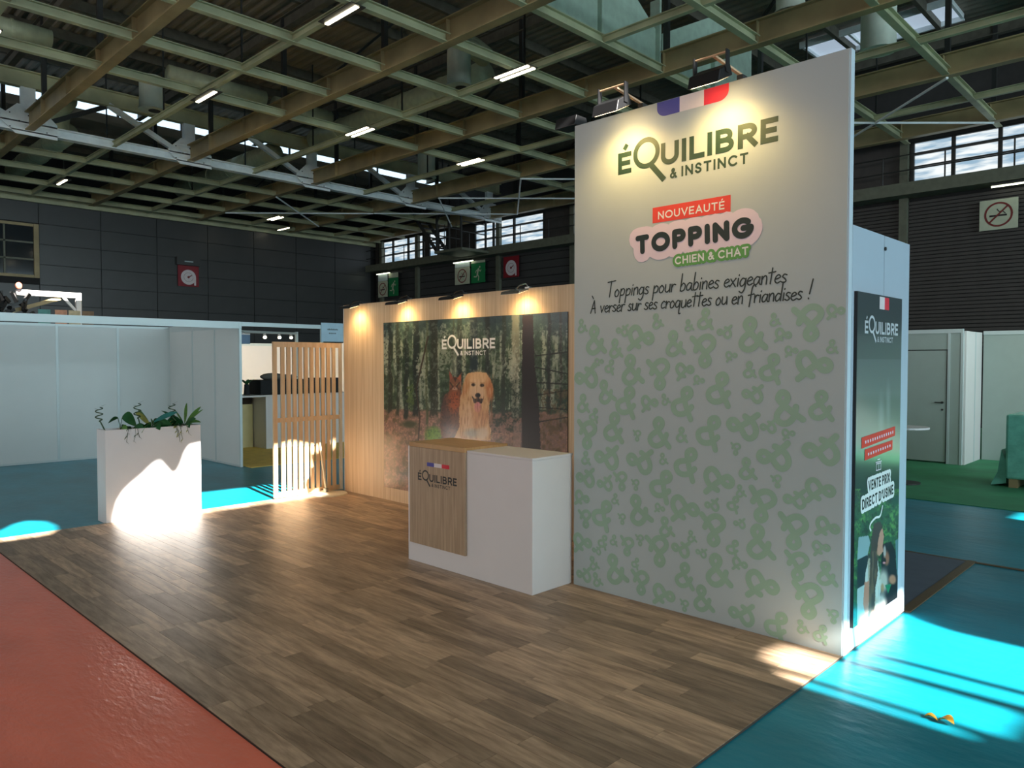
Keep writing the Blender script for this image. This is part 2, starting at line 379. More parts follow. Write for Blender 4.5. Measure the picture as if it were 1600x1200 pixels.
# plate girder with stiffeners and slanting top edge over line Y = 8.49
pg = empty('plate_girder', (11, 8.6, GZ + 0.2), ce)
mb = MB()
mb.prism([(9.2, GZ + 0.2), (13.0, GZ + 0.2), (13.0, GZ + 0.9), (11.5, RZ - 0.9), (9.2, RZ - 0.5)], 1, 8.60, 8.63); mb.build('web_plate', M['plate'], pg)
for X in (9.2, 11.1, 13.0):
    MB().box(X - 0.03, 8.50, GZ + 0.2, X + 0.03, 8.73, GZ + 1.5).build('stiffener', M['plate'], pg)
mb = MB(); mb.box(9.1, 8.49, GZ + 0.17, 13.1, 8.74, GZ + 0.21); mb.build('flange', M['beam'], pg)
pg2 = empty('plate_girder', (15, 8.6, GZ + 0.2), ce)
MB().prism([(13.2, GZ + 0.2), (17.1, GZ + 0.2), (17.1, RZ - 0.5), (15.2, RZ - 0.8), (13.2, GZ + 0.9)], 1, 8.60, 8.63).build('web_plate', M['plate'], pg2)
for X in (13.3, 15.2, 17.0):
    MB().box(X - 0.03, 8.50, GZ + 0.2, X + 0.03, 8.73, GZ + 0.9).build('stiffener', M['plate'], pg2)
MB().prism([(17.3, GZ + 0.2), (21.1, GZ + 0.2), (21.1, GZ + 0.5), (17.3, GZ + 1.1)], 1, 8.60, 8.63).build('web_plate', M['plate'], pg2)

# big truss across the hall at Y = 22
tr = empty('truss', (11, 22, GZ), ce)
MB().ibeam((0.0, 22, GZ - 0.04), (21.8, 22, GZ - 0.04), 0.24, 0.24, 0.03).build('bottom_chord', M['truss'], tr)
MB().ibeam((0.0, 22, 8.58), (21.8, 22, 8.58), 0.22, 0.42, 0.03).build('top_chord', M['beam'], tr)
for X in (1.05, 5.07, 9.09, 13.1, 17.2, 21.2):
    mb = MB(); mb.box(X - 0.16, 21.93, GZ + 0.2, X + 0.16, 22.07, 8.6); mb.build('post', M['truss'], tr)
    pl_ = MB(); pl_.prism([(X - 0.62, GZ + 0.18), (X - 0.62, GZ + 0.26), (X - 0.26, GZ + 0.62), (X + 0.26, GZ + 0.62), (X + 0.62, GZ + 0.26), (X + 0.62, GZ - 0.12), (X - 0.3, GZ - 0.12)], 1, 21.88, 21.91)
    pp = pl_.build('gusset_plate', M['truss'], tr)
    for i in range(5):
        for j in range(3):
            if (i + j) % 2 == 0:
                MB().cyl((X - 0.42 + i * 0.2, 21.875, GZ + 0.02 + j * 0.17), (X - 0.42 + i * 0.2, 21.86, GZ + 0.02 + j * 0.17), 0.016, n=6).build('bolt', M['dark'], pp)
    if X > 4: MB().bar((X - 2.15, 22, 8.62), (X - 0.15, 22, GZ + 0.15), 0.13, 0.13).build('diagonal', M['truss'], tr)
    if X < 20: MB().bar((X + 0.2, 22.1, GZ + 0.2), (X + 1.9, 22.1, 8.62), 0.11, 0.11).build('diagonal', M['dark'], tr)

# rooflight on the right, seen under the deck
rl = empty('window_2', (20.1, 6.6, 9.9)); tag(rl, kind='structure')
for i in range(3):
    MB().box(19.6, 5.0 + i * 1.15, 10.06, 20.7, 6.10 + i * 1.15, 10.09).build('pane', M['screen_lit'], rl)
for y in (4.97, 6.12, 7.27, 8.44):
    MB().box(19.55, y - 0.03, 9.98, 20.75, y + 0.03, 10.10).build('mullion', M['truss'], rl)
for x in (19.55, 20.72): MB().box(x - 0.03, 4.94, 9.94, x + 0.03, 8.48, 10.10).build('frame', M['truss'], rl)

# ------------------------------------------------------------------ walls
wl = empty('wall_left', (8, YF + 0.1, 0)); tag(wl, kind='structure')
MB().box(XL, YF + 0.06, 0, XR + 0.3, YF + 0.3, 10.4).build('backing', M['wallback'], wl)
ph = 0.73
pm = None
for i in range(-2, 9):
    x0 = 5.38 + (i) * 2.045
    for j in range(0, 9):
        z0 = 7.40 - (j + 1) * ph
        if z0 < 0.8 or x0 + 2.03 > XR: continue
        if 5.2 < x0 + 1 < 7.4 and 4.7 < z0 + 0.3 < 6.6: continue
        if pm is None:
            pm = MB().box(x0, YF + 0.02, z0, x0 + 2.02, YF + 0.055, z0 + ph - 0.02).build('panel', M['panelwall'], wl, origin=(x0, YF, z0))
        else:
            o = pm.copy(); C.objects.link(o); o.parent = wl; o.location = Vector((x0, YF, z0)) - wloc(wl)
MB().box(XL, YF - 0.05, 7.40, XR, YF + 0.06, 7.62).build('cornice', M['beam'], wl)

wn = empty('window_3', (6.4, YF, 4.76)); tag(wn, kind='structure')
MB().box(5.2, YF - 0.04, 4.70, 7.38, YF + 0.05, 4.80).build('frame', M['girder'], wn)
MB().box(5.2, YF - 0.04, 6.52, 7.38, YF + 0.05, 6.62).build('frame', M['girder'], wn)
MB().box(7.24, YF - 0.06, 4.70, 7.40, YF + 0.05, 6.62).build('frame', M['girder'], wn)
for z in (5.35, 5.95): MB().box(5.2, YF - 0.02, z - 0.03, 7.25, YF + 0.03, z + 0.03).build('glazing_bar', M['ledge'], wn)
for x in (5.35, 6.35): MB().box(x - 0.03, YF - 0.02, 4.8, x + 0.03, YF + 0.03, 6.52).build('glazing_bar', M['ledge'], wn)
m, nt, b = new_mat('dark_glass'); b.inputs['Base Color'].default_value = (0.02, 0.025, 0.03, 1); b.inputs['Roughness'].default_value = 0.08; M['glass'] = m
for (xa, xb) in ((5.2, 5.32), (5.38, 6.32), (6.38, 7.24)):
    for (za, zb) in ((4.8, 5.32), (5.38, 5.92), (5.98, 6.52)):
        MB().box(xa, YF + 0.02, za, xb, YF + 0.028, zb).build('pane', M['glass'], wn)

wr = empty('wall_right', (XR + 0.1, 10, 0)); tag(wr, kind='structure')
MB().box(XR + 0.05, YN, 0, XR + 0.3, YF + 0.3, 6.45).build('lower_backing', M['wallback'], wr)
MB().box(XR + 0.05, YN, 7.6, XR + 0.3, YF + 0.3, 10.4).build('upper_wall', M['clad'], wr)
mb = MB(); z = 2.1
while z < 6.0:
    mb.box(XR, -3, z, XR + 0.05, 8.0, z + 0.075); z += 0.098
tag(mb.build('cladding_rib', M['clad'], wr), kind='stuff')
mb = MB(); z = 2.1
while z < 6.0:
    mb.box(XR + 0.02, 8.0, z, XR + 0.05, YF, z + 0.27); z += 0.30
tag(mb.build('cladding_board', M['panelwall'], wr), kind='stuff')
for y in (6.60, 11.0, 18.2, 27.6, 30.4, 14.6, 22.2): MB().box(XR - 0.12, y - 0.10, 0, XR + 0.04, y + 0.10, 7.6).build('column', M['ledge'], wr)
MB().box(XR - 0.55, -3, 6.10, XR + 0.05, YF, 6.17).build('walkway_deck', M['ledge'], wr)
MB().box(XR - 0.60, -3, 6.10, XR - 0.53, YF, 6.42).build('walkway_edge', M['ledge'], wr)
for y in np.arange(4.0, 31, 1.5): MB().cyl((XR - 0.52, y, 6.17), (XR - 0.52, y, 7.15), 0.02, n=6).build('rail_post', M['dark'], wr)
for z in (6.75, 7.15): MB().cyl((XR - 0.52, -3, z), (XR - 0.52, YF, z), 0.018, n=6).build('rail', M['dark'], wr)
# wall pieces between the window groups
groups = [(-3.0, 6.43, (1.4, 2.4, 3.4, 4.411, 5.452)), (17.3, 18.35, ()), (19.746, 23.75, (21.396, 22.6)), (25.59, 26.85, (26.2,)), (27.27, 30.73, (28.4, 29.6))]
prev = None
for k, (ya, yb, mul) in enumerate(groups):
    wd = empty('window_%d' % (4 + k), (XR + 0.05, (ya + yb) / 2, 6.45)); tag(wd, kind='structure')
    MB().box(XR + 0.10, ya, 6.46, XR + 0.12, yb, 7.58).build('pane', M['louver'], wd)
    for y in (ya, yb) + tuple(mul): MB().box(XR + 0.02, y - 0.045, 6.46, XR + 0.10, y + 0.045, 7.60).build('mullion', M['dark'], wd)
    for z in (6.47, 6.93, 7.26, 7.585): MB().box(XR + 0.03, ya, z - 0.022, XR + 0.10, yb, z + 0.022).build('glazing_bar', M['dark'], wd)
    if prev is not None: MB().box(XR + 0.05, prev, 6.45, XR + 0.3, ya, 7.6).build('pier', M['clad'], wr)
    prev = yb
MB().box(XR + 0.05, prev, 6.45, XR + 0.3, YF + 0.3, 7.6).build('pier', M['clad'], wr)
MB().box(XR + 0.05, YN, 6.45, XR + 0.3, -3.0, 7.6).build('pier', M['clad'], wr)
# closed walls behind the camera, without glazing; the added fills stand before them
wb = empty('wall_south', (4, YN, 0)); tag(wb, kind='structure')
MB().box(XL, YN - 0.3, 0, XR, YN, 10.4).build('backing', M['clad'], wb)
ww = empty('wall_west', (XL, 4, 0)); tag(ww, kind='structure')
MB().box(XL - 0.3, YN, 0, XL, YF, 10.4).build('backing', M['clad'], ww)

# ------------------------------------------------------------------ lettering: stroke alphabet
def arc(cx, cy, rx, ry, a0, a1, n=18):
    return [(cx + rx * math.cos(math.radians(a0 + (a1 - a0) * i / n)), cy + ry * math.sin(math.radians(a0 + (a1 - a0) * i / n))) for i in range(n + 1)]
def smooth(p, n=5):
    out = []; q = [p[0]] + list(p) + [p[-1]]
    for i in range(1, len(q) - 2):
        for k in range(n):
            t = k / n; a, b_, c_, d = q[i - 1], q[i], q[i + 1], q[i + 2]
            out.append(tuple(0.5 * (2 * b_[j] + (c_[j] - a[j]) * t + (2 * a[j] - 5 * b_[j] + 4 * c_[j] - d[j]) * t * t + (3 * b_[j] - a[j] - 3 * c_[j] + d[j]) * t ** 3) for j in (0, 1)))
    out.append(tuple(p[-1])); return out
AMP = smooth([(1.0, 0.0), (0.62, 0.36), (0.30, 0.74), (0.30, 0.90), (0.46, 1.0), (0.62, 0.92), (0.62, 0.76), (0.40, 0.56), (0.10, 0.36), (0.03, 0.18), (0.18, 0.02), (0.42, 0.0), (0.68, 0.14), (0.86, 0.44)], 4)
G = {  # capitals: (width, strokes) in a unit box
 'E': (0.56, [[(1, 1), (0, 1), (0, 0), (1, 0)], [(0, 0.5), (0.88, 0.5)]]),
 'I': (0.0, [[(0.5, 0), (0.5, 1)]]),
 'L': (0.52, [[(0, 1), (0, 0), (1, 0)]]),
 'T': (0.66, [[(0, 1), (1, 1)], [(0.5, 1), (0.5, 0)]]),
 'H': (0.68, [[(0, 0), (0, 1)], [(1, 0), (1, 1)], [(0, 0.5), (1, 0.5)]]),
 'N': (0.70, [[(0, 0), (0, 1)], [(0.03, 0.97), (0.97, 0.03)], [(1, 0), (1, 1)]]),
 'U': (0.68, [[(0, 1), (0, 0.38)] + arc(0.5, 0.38, 0.5, 0.38, 180, 360) + [(1, 1)]]),
 'V': (0.74, [[(0, 1), (0.5, 0), (1, 1)]]),
 'A': (0.76, [[(0, 0), (0.5, 1), (1, 0)], [(0.2, 0.3), (0.8, 0.3)]]),
 'X': (0.70, [[(0, 0), (1, 1)], [(0, 1), (1, 0)]]),
 'O': (0.92, [arc(0.5, 0.5, 0.5, 0.5, 90, 450, 32)]),
 'C': (0.80, [arc(0.55, 0.5, 0.55, 0.5, 48, 312, 26)]),
 'G': (0.88, [arc(0.52, 0.5, 0.52, 0.5, 48, 360, 28) + [(0.55, 0.5)]]),
 'P': (0.60, [[(0, 0), (0, 1), (0.5, 1)] + arc(0.55, 0.73, 0.45, 0.27, 90, -90, 14) + [(0, 0.46)]]),
 'R': (0.62, [[(0, 0), (0, 1), (0.5, 1)] + arc(0.52, 0.73, 0.45, 0.27, 90, -90, 14) + [(0, 0.46)], [(0.5, 0.46), (1, 0)]]),
 'B': (0.62, [[(0, 0), (0, 1), (0.5, 1)] + arc(0.52, 0.76, 0.38, 0.24, 90, -90, 14) + [(0, 0.52)], [(0.5, 0.52)] + arc(0.55, 0.26, 0.45, 0.26, 90, -90, 14) + [(0, 0)]]),
 'S': (0.56, [smooth([(0.95, 0.84), (0.72, 0.98), (0.4, 1.0), (0.08, 0.84), (0.10, 0.62), (0.5, 0.5), (0.92, 0.36), (0.95, 0.14), (0.6, 0.0), (0.25, 0.02), (0.0, 0.18)], 4)]),
 'D': (0.72, [[(0, 0), (0, 1), (0.4, 1)] + arc(0.45, 0.5, 0.55, 0.5, 90, -90, 18) + [(0, 0), (0, 0.2)]]),
 '&': (0.72, [AMP]),
 "'": (0.0, [[(0.5, 0.78), (0.5, 1.0)]]),
 ' ': (0.18, []),
}
H = {  # handwritten: (advance, strokes), x-height 0.42
 'a': (0.36, [smooth([(0.30, 0.36), (0.16, 0.42), (0.03, 0.24), (0.06, 0.03), (0.20, 0.06), (0.30, 0.34)]), [(0.30, 0.40), (0.28, 0.10), (0.34, 0.0)]]),
 'b': (0.36, [[(0.08, 0.98), (0.04, 0.02)], smooth([(0.05, 0.22), (0.18, 0.42), (0.30, 0.30), (0.26, 0.06), (0.12, -0.02), (0.04, 0.06)])]),
 'c': (0.30, [smooth([(0.27, 0.36), (0.16, 0.42), (0.03, 0.24), (0.08, 0.02), (0.26, 0.06)])]),
 'd': (0.38, [smooth([(0.28, 0.34), (0.14, 0.40), (0.02, 0.2), (0.08, 0.0), (0.22, 0.08), (0.30, 0.30)]), [(0.34, 0.98), (0.29, 0.0)]]),
 'e': (0.32, [smooth([(0.04, 0.20), (0.18, 0.24), (0.27, 0.32), (0.18, 0.42), (0.06, 0.32), (0.03, 0.12), (0.14, 0.0), (0.29, 0.08)])]),
 'f': (0.34, [smooth([(0.38, 0.86), (0.30, 0.96), (0.20, 0.80), (0.16, 0.3), (0.12, -0.22)]), [(0.02, 0.42), (0.32, 0.48)]]),
 'g': (0.36, [smooth([(0.28, 0.36), (0.14, 0.42), (0.02, 0.22), (0.08, 0.02), (0.22, 0.08), (0.29, 0.34)]), smooth([(0.30, 0.40), (0.28, -0.1), (0.16, -0.34), (0.02, -0.26)])]),
 'i': (0.14, [[(0.06, 0.40), (0.05, 0.0)], [(0.08, 0.58), (0.09, 0.62)]]),
 'n': (0.34, [[(0.04, 0.42), (0.04, 0.0)], smooth([(0.04, 0.24), (0.16, 0.42), (0.26, 0.36), (0.27, 0.0)])]),
 'o': (0.34, [smooth([(0.16, 0.42), (0.03, 0.26), (0.06, 0.02), (0.20, 0.02), (0.28, 0.24), (0.16, 0.42)])]),
 'p': (0.36, [[(0.06, 0.42), (0.02, -0.40)], smooth([(0.05, 0.26), (0.18, 0.43), (0.30, 0.32), (0.24, 0.08), (0.06, 0.04)])]),
 'q': (0.36, [smooth([(0.28, 0.36), (0.14, 0.42), (0.02, 0.22), (0.08, 0.02), (0.22, 0.08), (0.29, 0.34)]), smooth([(0.30, 0.40), (0.26, -0.3), (0.36, -0.34)])]),
 'r': (0.28, [[(0.04, 0.42), (0.04, 0.0)], smooth([(0.04, 0.22), (0.14, 0.40), (0.26, 0.38)])]),
 's': (0.28, [smooth([(0.24, 0.38), (0.12, 0.42), (0.05, 0.30), (0.16, 0.20), (0.22, 0.08), (0.12, 0.0), (0.0, 0.06)])]),
 't': (0.30, [[(0.16, 0.80), (0.12, 0.0)], [(0.0, 0.56), (0.32, 0.60)]]),
 'u': (0.36, [smooth([(0.04, 0.42), (0.04, 0.08), (0.16, 0.0), (0.28, 0.16), (0.29, 0.42)]), [(0.29, 0.42), (0.31, 0.0)]]),
 'v': (0.32, [[(0.02, 0.42), (0.12, 0.0), (0.28, 0.42)]]),
 'x': (0.34, [[(0.02, 0.42), (0.28, 0.0)], [(0.28, 0.42), (0.0, 0.0)]]),
 'T': (0.46, [[(-0.04, 0.90), (0.46, 0.96)], [(0.20, 0.94), (0.14, 0.0)]]),
 'À': (0.50, [[(0.0, 0.0), (0.22, 0.82), (0.36, 0.0)], [(0.08, 0.28), (0.34, 0.30)], [(0.02, 1.12), (0.14, 0.94)]]),
 '!': (0.2, [[(0.20, 1.0), (0.10, 0.26)], [(0.07, 0.04), (0.08, 0.0)]]),
 ' ': (0.22, []),
}
def ribbon(pts, t, cap='square', closed=False):
    """flat ribbon polygons of width t along a 2-D polyline; returns list of (verts, faces)"""
    p = [np.array(q, float) for q in pts]
    q = [p[0]]
    for a in p[1:]:
        if np.hypot(*(a - q[-1])) > 1e-5: q.append(a)
    p = q; n = len(p)
    if n < 2: return [], []
    closed = closed or np.hypot(*(p[0] - p[-1])) < 1e-4
    d = [(p[i + 1] - p[i]) / np.hypot(*(p[i + 1] - p[i])) for i in range(n - 1)]
    if cap == 'round':
        for i in range(1, n - 1):
            if d[i - 1].dot(d[i]) < 0.5:
                a, b_ = ribbon(p[:i + 1], t, cap), ribbon(p[i:], t, cap); m0 = len(a[0])
                return a[0] + b_[0], a[1] + [tuple(m0 + j for j in f) for f in b_[1]]
    if not closed and cap == 'square': p[0] = p[0] - d[0] * t / 2; p[-1] = p[-1] + d[-1] * t / 2
    L = []
    for i in range(n):
        a = d[i - 1] if i > 0 else (d[-1] if closed else d[0]); b = d[i] if i < n - 1 else (d[0] if closed else d[-1])
        na = np.array([-a[1], a[0]]); nb = np.array([-b[1], b[0]]); m_ = na + nb; l = np.hypot(*m_)
        if l < 0.35: m_ = nb; k = 1
        else: m_ = m_ / l; k = min(1 / max(m_.dot(nb), 0.2), 1.12 if cap == 'round' else 2.1)
        L.append((p[i] + m_ * k * t / 2, p[i] - m_ * k * t / 2))
    vs_ = [tuple(x) for lr in L for x in lr]
    fs = [(2 * i, 2 * i + 1, 2 * i + 3, 2 * i + 2) for i in range(n - 1)]
    if cap == 'round':
        for c_ in [p[i] for i in range(n) if i in (0, n - 1) or d[i - 1].dot(d[i]) < 0.85]:
            k0 = len(vs_); vs_ += [(c_[0] + t / 2 * math.cos(a), c_[1] + t / 2 * math.sin(a)) for a in np.linspace(0, 2 * PI, 13)[:-1]]
            fs.append(tuple(range(k0, k0 + 12)))
    return vs_, fs
class Ink:
    """2-D print collected on a plane; to3(s, z) maps to world"""
    def __init__(s): s.v = []; s.f = []
    def put(s, vs_, fs):
        n = len(s.v); s.v += vs_; s.f += [tuple(n + i for i in f) for f in fs]
    def glyph(s, ch, x, y, w_, h_, t, cap='square', rot=0.0, dx=0.0):
        c, sn = math.cos(rot), math.sin(rot)
        for st in G[ch][1]:
            pts = [(x + t / 2 + u * max(w_ - t, 0), y + t / 2 + v * (h_ - t)) for u, v in st]
            if ch == ' ': continue
            a, b_ = ribbon(pts, t, cap)
            s.put(a, b_)
    def caps(s, text, x0, x1, y, h_, t, cap='square', gap=0.16, grow=0.0, tilt=0.0):
        ws = []; acc = []
        for ch in text:
            base = {'É': 'E'}.get(ch, ch); acc.append(ch == 'É')
            ws.append((base, G[base][0] * h_ + (t if base in "I'" else t * 0.45 if base != ' ' else 0)))
        tot = sum(w_ for _, w_ in ws) + gap * h_ * (len(ws) - 1); sc = (x1 - x0) / tot; x = x0; first = len(s.v)
        for (base, w_), ac in zip(ws, acc):
            W = w_ * sc
            if base != ' ':
                if base in "I'":
                    for st in G[base][1]:
                        s.put(*ribbon([(x + W / 2, y + t / 2 + v * (h_ - t)) for u, v in st], t + grow, cap))
                else:
                    for st in G[base][1]:
                        s.put(*ribbon([(x + t / 2 + u * (W - t), y + t / 2 + v * (h_ - t)) for u, v in st], t + grow, cap))
                if ac: s.put(*ribbon([(x + W * 0.42, y + h_ * 1.10), (x + W * 0.66, y + h_ * 1.30)], t * 0.8, 'butt'))
            x += W + gap * h_ * sc
        s.tilt(first, x0, y, tilt)
    def hand(s, text, x0, x1, y, h_, t, tilt=0.0, slant=0.10):
        tot = sum(H[c][0] for c in text); sc = (x1 - x0) / tot; x = x0; first = len(s.v); r = random.Random(3)
        for ch in text:
            for st in H[ch][1]:
                j = r.uniform(-0.02, 0.02)
                pts = [(x + (u + v * slant) * sc, y + (v + j) * h_) for u, v in st]
                s.put(*ribbon(pts, t, 'round'))
            x += H[ch][0] * sc
        s.tilt(first, x0, y, tilt)
    def tilt(s, first, x0, y0, a):
        if not a: return
        c, sn = math.cos(a), math.sin(a)
        for i in range(first, len(s.v)):
            x, y = s.v[i]; x -= x0; y -= y0; s.v[i] = (x0 + x * c - y * sn, y0 + x * sn + y * c)
    def union(s):
        """the pieces may overlap: retriangulate so that no two faces lie in one place"""
        P2 = np.array(s.v); ed = [(f[i], f[(i + 1) % len(f)]) for f in s.f for i in range(len(f))]
        V_, _, F_, _, _, _ = delaunay_2d_cdt([Vector(p) for p in s.v], ed, [], 0, 1e-6, False)
        V_ = np.array([tuple(p) for p in V_]); T_ = np.array([tuple(f) for f in F_ if len(f) == 3])
        cen = V_[T_].mean(1); ins = np.zeros(len(cen), bool)
        for f in s.f:
            q = P2[list(f)]; lo = q.min(0); hi = q.max(0)
            c_ = np.nonzero((cen[:, 0] > lo[0]) & (cen[:, 0] < hi[0]) & (cen[:, 1] > lo[1]) & (cen[:, 1] < hi[1]) & ~ins)[0]
            if not len(c_): continue
            x, y = cen[c_, 0], cen[c_, 1]; e = np.zeros(len(c_), bool)
            for i in range(len(q)):
                x0, y0 = q[i - 1]; x1, y1 = q[i]
                if y0 == y1: continue
                e ^= ((y >= min(y0, y1)) & (y < max(y0, y1))) & (x < x0 + (y - y0) * (x1 - x0) / (y1 - y0))
            ins[c_[e]] = True
        s.v = [tuple(p) for p in V_]; s.f = [tuple(int(i) for i in f) for f in T_[ins]]
        return s
    def build(s, name, mt, parent, to3, done=False):
        if not done: s.union()
        m_ = MB(); m_.add([to3(x, y) for x, y in s.v], s.f)
        me = bpy.data.meshes.new(name); o0 = wloc(parent)
        me.from_pydata([tuple(Vector(p) - o0) for p in m_.v], [], m_.f); me.materials.append(mt)
        o = bpy.data.objects.new(name, me); C.objects.link(o); o.parent = parent
        return o
def logo(x0, x1, ybase, main, parent, to3, sub=True, tk=1.0):
    """two-line wordmark; measured letter boxes, 0..1 across; cap height 0.128 of the width"""
    W = x1 - x0; k = Ink(); hh = 0.128 * W; t = 0.026 * W * tk
    # E with accent, big Q, then the rest
    def E(a, b_): k.glyph('E', x0 + a * W, ybase, (b_ - a) * W, hh, t)
    E(0.0, 0.097)
    k.put(*ribbon([(x0 + 0.045 * W, ybase + hh * 1.12), (x0 + 0.066 * W, ybase + hh * 1.34)], t * 0.9, 'butt'))
    cx, cy, r = x0 + 0.202 * W, ybase + hh * 0.74, 0.092 * W - t / 2
    k.put(*ribbon(arc(cx, cy, r, r * 0.98, 90, 450, 40), t))
    k.put(*ribbon([(cx + r * 0.30, cy - r * 0.82), (x0 + 0.325 * W, ybase - 0.082 * W)], t * 1.15, 'butt'))
    for ch, a, b_ in (('U', 0.302, 0.420), ('I', 0.442, 0.464), ('L', 0.487, 0.582), ('I', 0.602, 0.624), ('B', 0.648, 0.756), ('R', 0.778, 0.888), ('E', 0.905, 1.0)):
        if ch == 'I': k.put(*ribbon([(x0 + (a + b_) / 2 * W, ybase + t / 2), (x0 + (a + b_) / 2 * W, ybase + hh - t / 2)], t))
        elif ch == 'U': k.glyph(ch, x0 + a * W, ybase, (b_ - a) * W, hh, t)
        else: k.glyph(ch, x0 + a * W, ybase, (b_ - a) * W, hh, t)
    o = k.build('logo_lettering', main, parent, to3)
    if sub:
        k = Ink(); k.caps('&', x0 + 0.362 * W, x0 + 0.408 * W, ybase - 0.082 * W, 0.058 * W, 0.0105 * W * tk, 'square', 0.2); k.build('logo_ampersand', main, parent, to3)
        k = Ink(); k.caps('INSTINCT', x0 + 0.437 * W, x0 + 0.838 * W, ybase - 0.082 * W, 0.058 * W, 0.0105 * W * tk, 'square', 0.2)
        k.build('logo_subline', main, parent, to3)
    return o

# ------------------------------------------------------------------ printed pictures painted on vertex grids
class Paint:
    def __init__(s, X, Y): s.X, s.Y = X, Y; s.c = np.zeros(X.shape + (3,))
    def noise(s, sx, sy, seed, oct_=4):
        r = np.random.RandomState(seed); out = np.zeros(s.X.shape); amp = 1; tot = 0
        for o in range(oct_):
            g_ = r.rand(64, 64); x = (s.X / sx * 2 ** o) % 64; y = (s.Y / sy * 2 ** o) % 64
            xi = x.astype(int); yi = y.astype(int); fx = x - xi; fy = y - yi; fx = fx * fx * (3 - 2 * fx); fy = fy * fy * (3 - 2 * fy)
            x1 = (xi + 1) % 64; y1 = (yi + 1) % 64
            out += amp * ((g_[xi % 64, yi % 64] * (1 - fx) + g_[x1, yi % 64] * fx) * (1 - fy) + (g_[xi % 64, y1] * (1 - fx) + g_[x1, y1] * fx) * fy)
            tot += amp; amp *= 0.55
        return out / tot
    def over(s, mask, col, a=1.0):
        m_ = (np.clip(mask, 0, 1) * a)[..., None]; s.c = s.c * (1 - m_) + np.array(col, float) * m_
    def poly(s, pts, col, a=1.0, wob=0.0, seed=1, ragged=1.0):
        X, Y = s.X, s.Y
        if wob: X = X + (s.noise(ragged * 14, ragged * 14, seed) - 0.5) * wob * 2; Y = Y + (s.noise(ragged * 14, ragged * 14, seed + 1) - 0.5) * wob * 2
        ins = np.zeros(X.shape, bool); n = len(pts)
        for i in range(n):
            x0, y0 = pts[i]; x1, y1 = pts[(i + 1) % n]
            if y0 == y1: continue
            c_ = ((Y >= min(y0, y1)) & (Y < max(y0, y1))) & (X < x0 + (Y - y0) * (x1 - x0) / (y1 - y0)); ins ^= c_
        s.over(ins.astype(float), col, a)
    def ell(s, cx, cy, rx, ry, col, a=1.0, soft=0.25, rot=0.0):
        x = s.X - cx; y = s.Y - cy
        if rot: c, q = math.cos(rot), math.sin(rot); x, y = x * c + y * q, -x * q + y * c
        d = np.sqrt((x / rx) ** 2 + (y / ry) ** 2); s.over((1 + soft - d) / max(soft * 2, 1e-3), col, a)
    def line(s, pts, wd, col, a=1.0):
        for i in range(len(pts) - 1):
            x0, y0 = pts[i]; x1, y1 = pts[i + 1]; dx, dy = x1 - x0, y1 - y0; L = dx * dx + dy * dy
            t = np.clip(((s.X - x0) * dx + (s.Y - y0) * dy) / L, 0, 1)
            d = np.hypot(s.X - x0 - t * dx, s.Y - y0 - t * dy); s.over((wd - d) / (wd * 0.5) + 0.5, col, a)
def project(P_):
    """world points (n,3) to photograph pixels (used to lay the printed pictures out in their own plane)"""
    f_ = np.array(fw); r_ = np.array([math.sin(YAW), -math.cos(YAW), 0]); u_ = np.cross(r_, f_)
    d = P_ - np.array([0, 0, CAMH]); c_ = d @ f_
    return 800 + FPX * (d @ r_) / c_, 600 - FPX * (d @ u_) / c_
def picture(name, corner, du, dv, nu, nv, painter, rough, parent, coat=0.0):
    a = np.linspace(0, 1, nu)[:, None, None]; b_ = np.linspace(0, 1, nv)[None, :, None]
    P_ = np.array(corner)[None, None] + a * np.array(du)[None, None] + b_ * np.array(dv)[None, None]
    u, v = project(P_.reshape(-1, 3)); pt = painter(u.reshape(nu, nv), v.reshape(nu, nv))
    col = np.clip(pt.c / 255.0, 0, 1); col = np.where(col <= 0.04045, col / 12.92, ((col + 0.055) / 1.055) ** 2.4)
    me = bpy.data.meshes.new(name); o0 = np.array(wloc(parent))
    V = (P_.reshape(-1, 3) - o0); idx = np.arange(nu * nv).reshape(nu, nv)
    F_ = np.stack([idx[:-1, :-1], idx[1:, :-1], idx[1:, 1:], idx[:-1, 1:]], -1).reshape(-1, 4)
    me.from_pydata(V.tolist(), [], F_.tolist())
    ca = me.color_attributes.new('print', 'FLOAT_COLOR', 'POINT')
    ca.data.foreach_set('color', np.concatenate([col.reshape(-1, 3), np.ones((nu * nv, 1))], 1).astype(np.float32).ravel())
    m, nt, b = new_mat(name + '_print'); at = N(nt, 'ShaderNodeVertexColor'); at.layer_name = 'print'
    nt.links.new(at.outputs[0], b.inputs['Base Color']); b.inputs['Roughness'].default_value = rough; b.inputs['Coat Weight'].default_value = coat; b.inputs['Coat Roughness'].default_value = 0.13
    me.materials.append(m)
    o = bpy.data.objects.new(name, me); C.objects.link(o); o.parent = parent
    return o

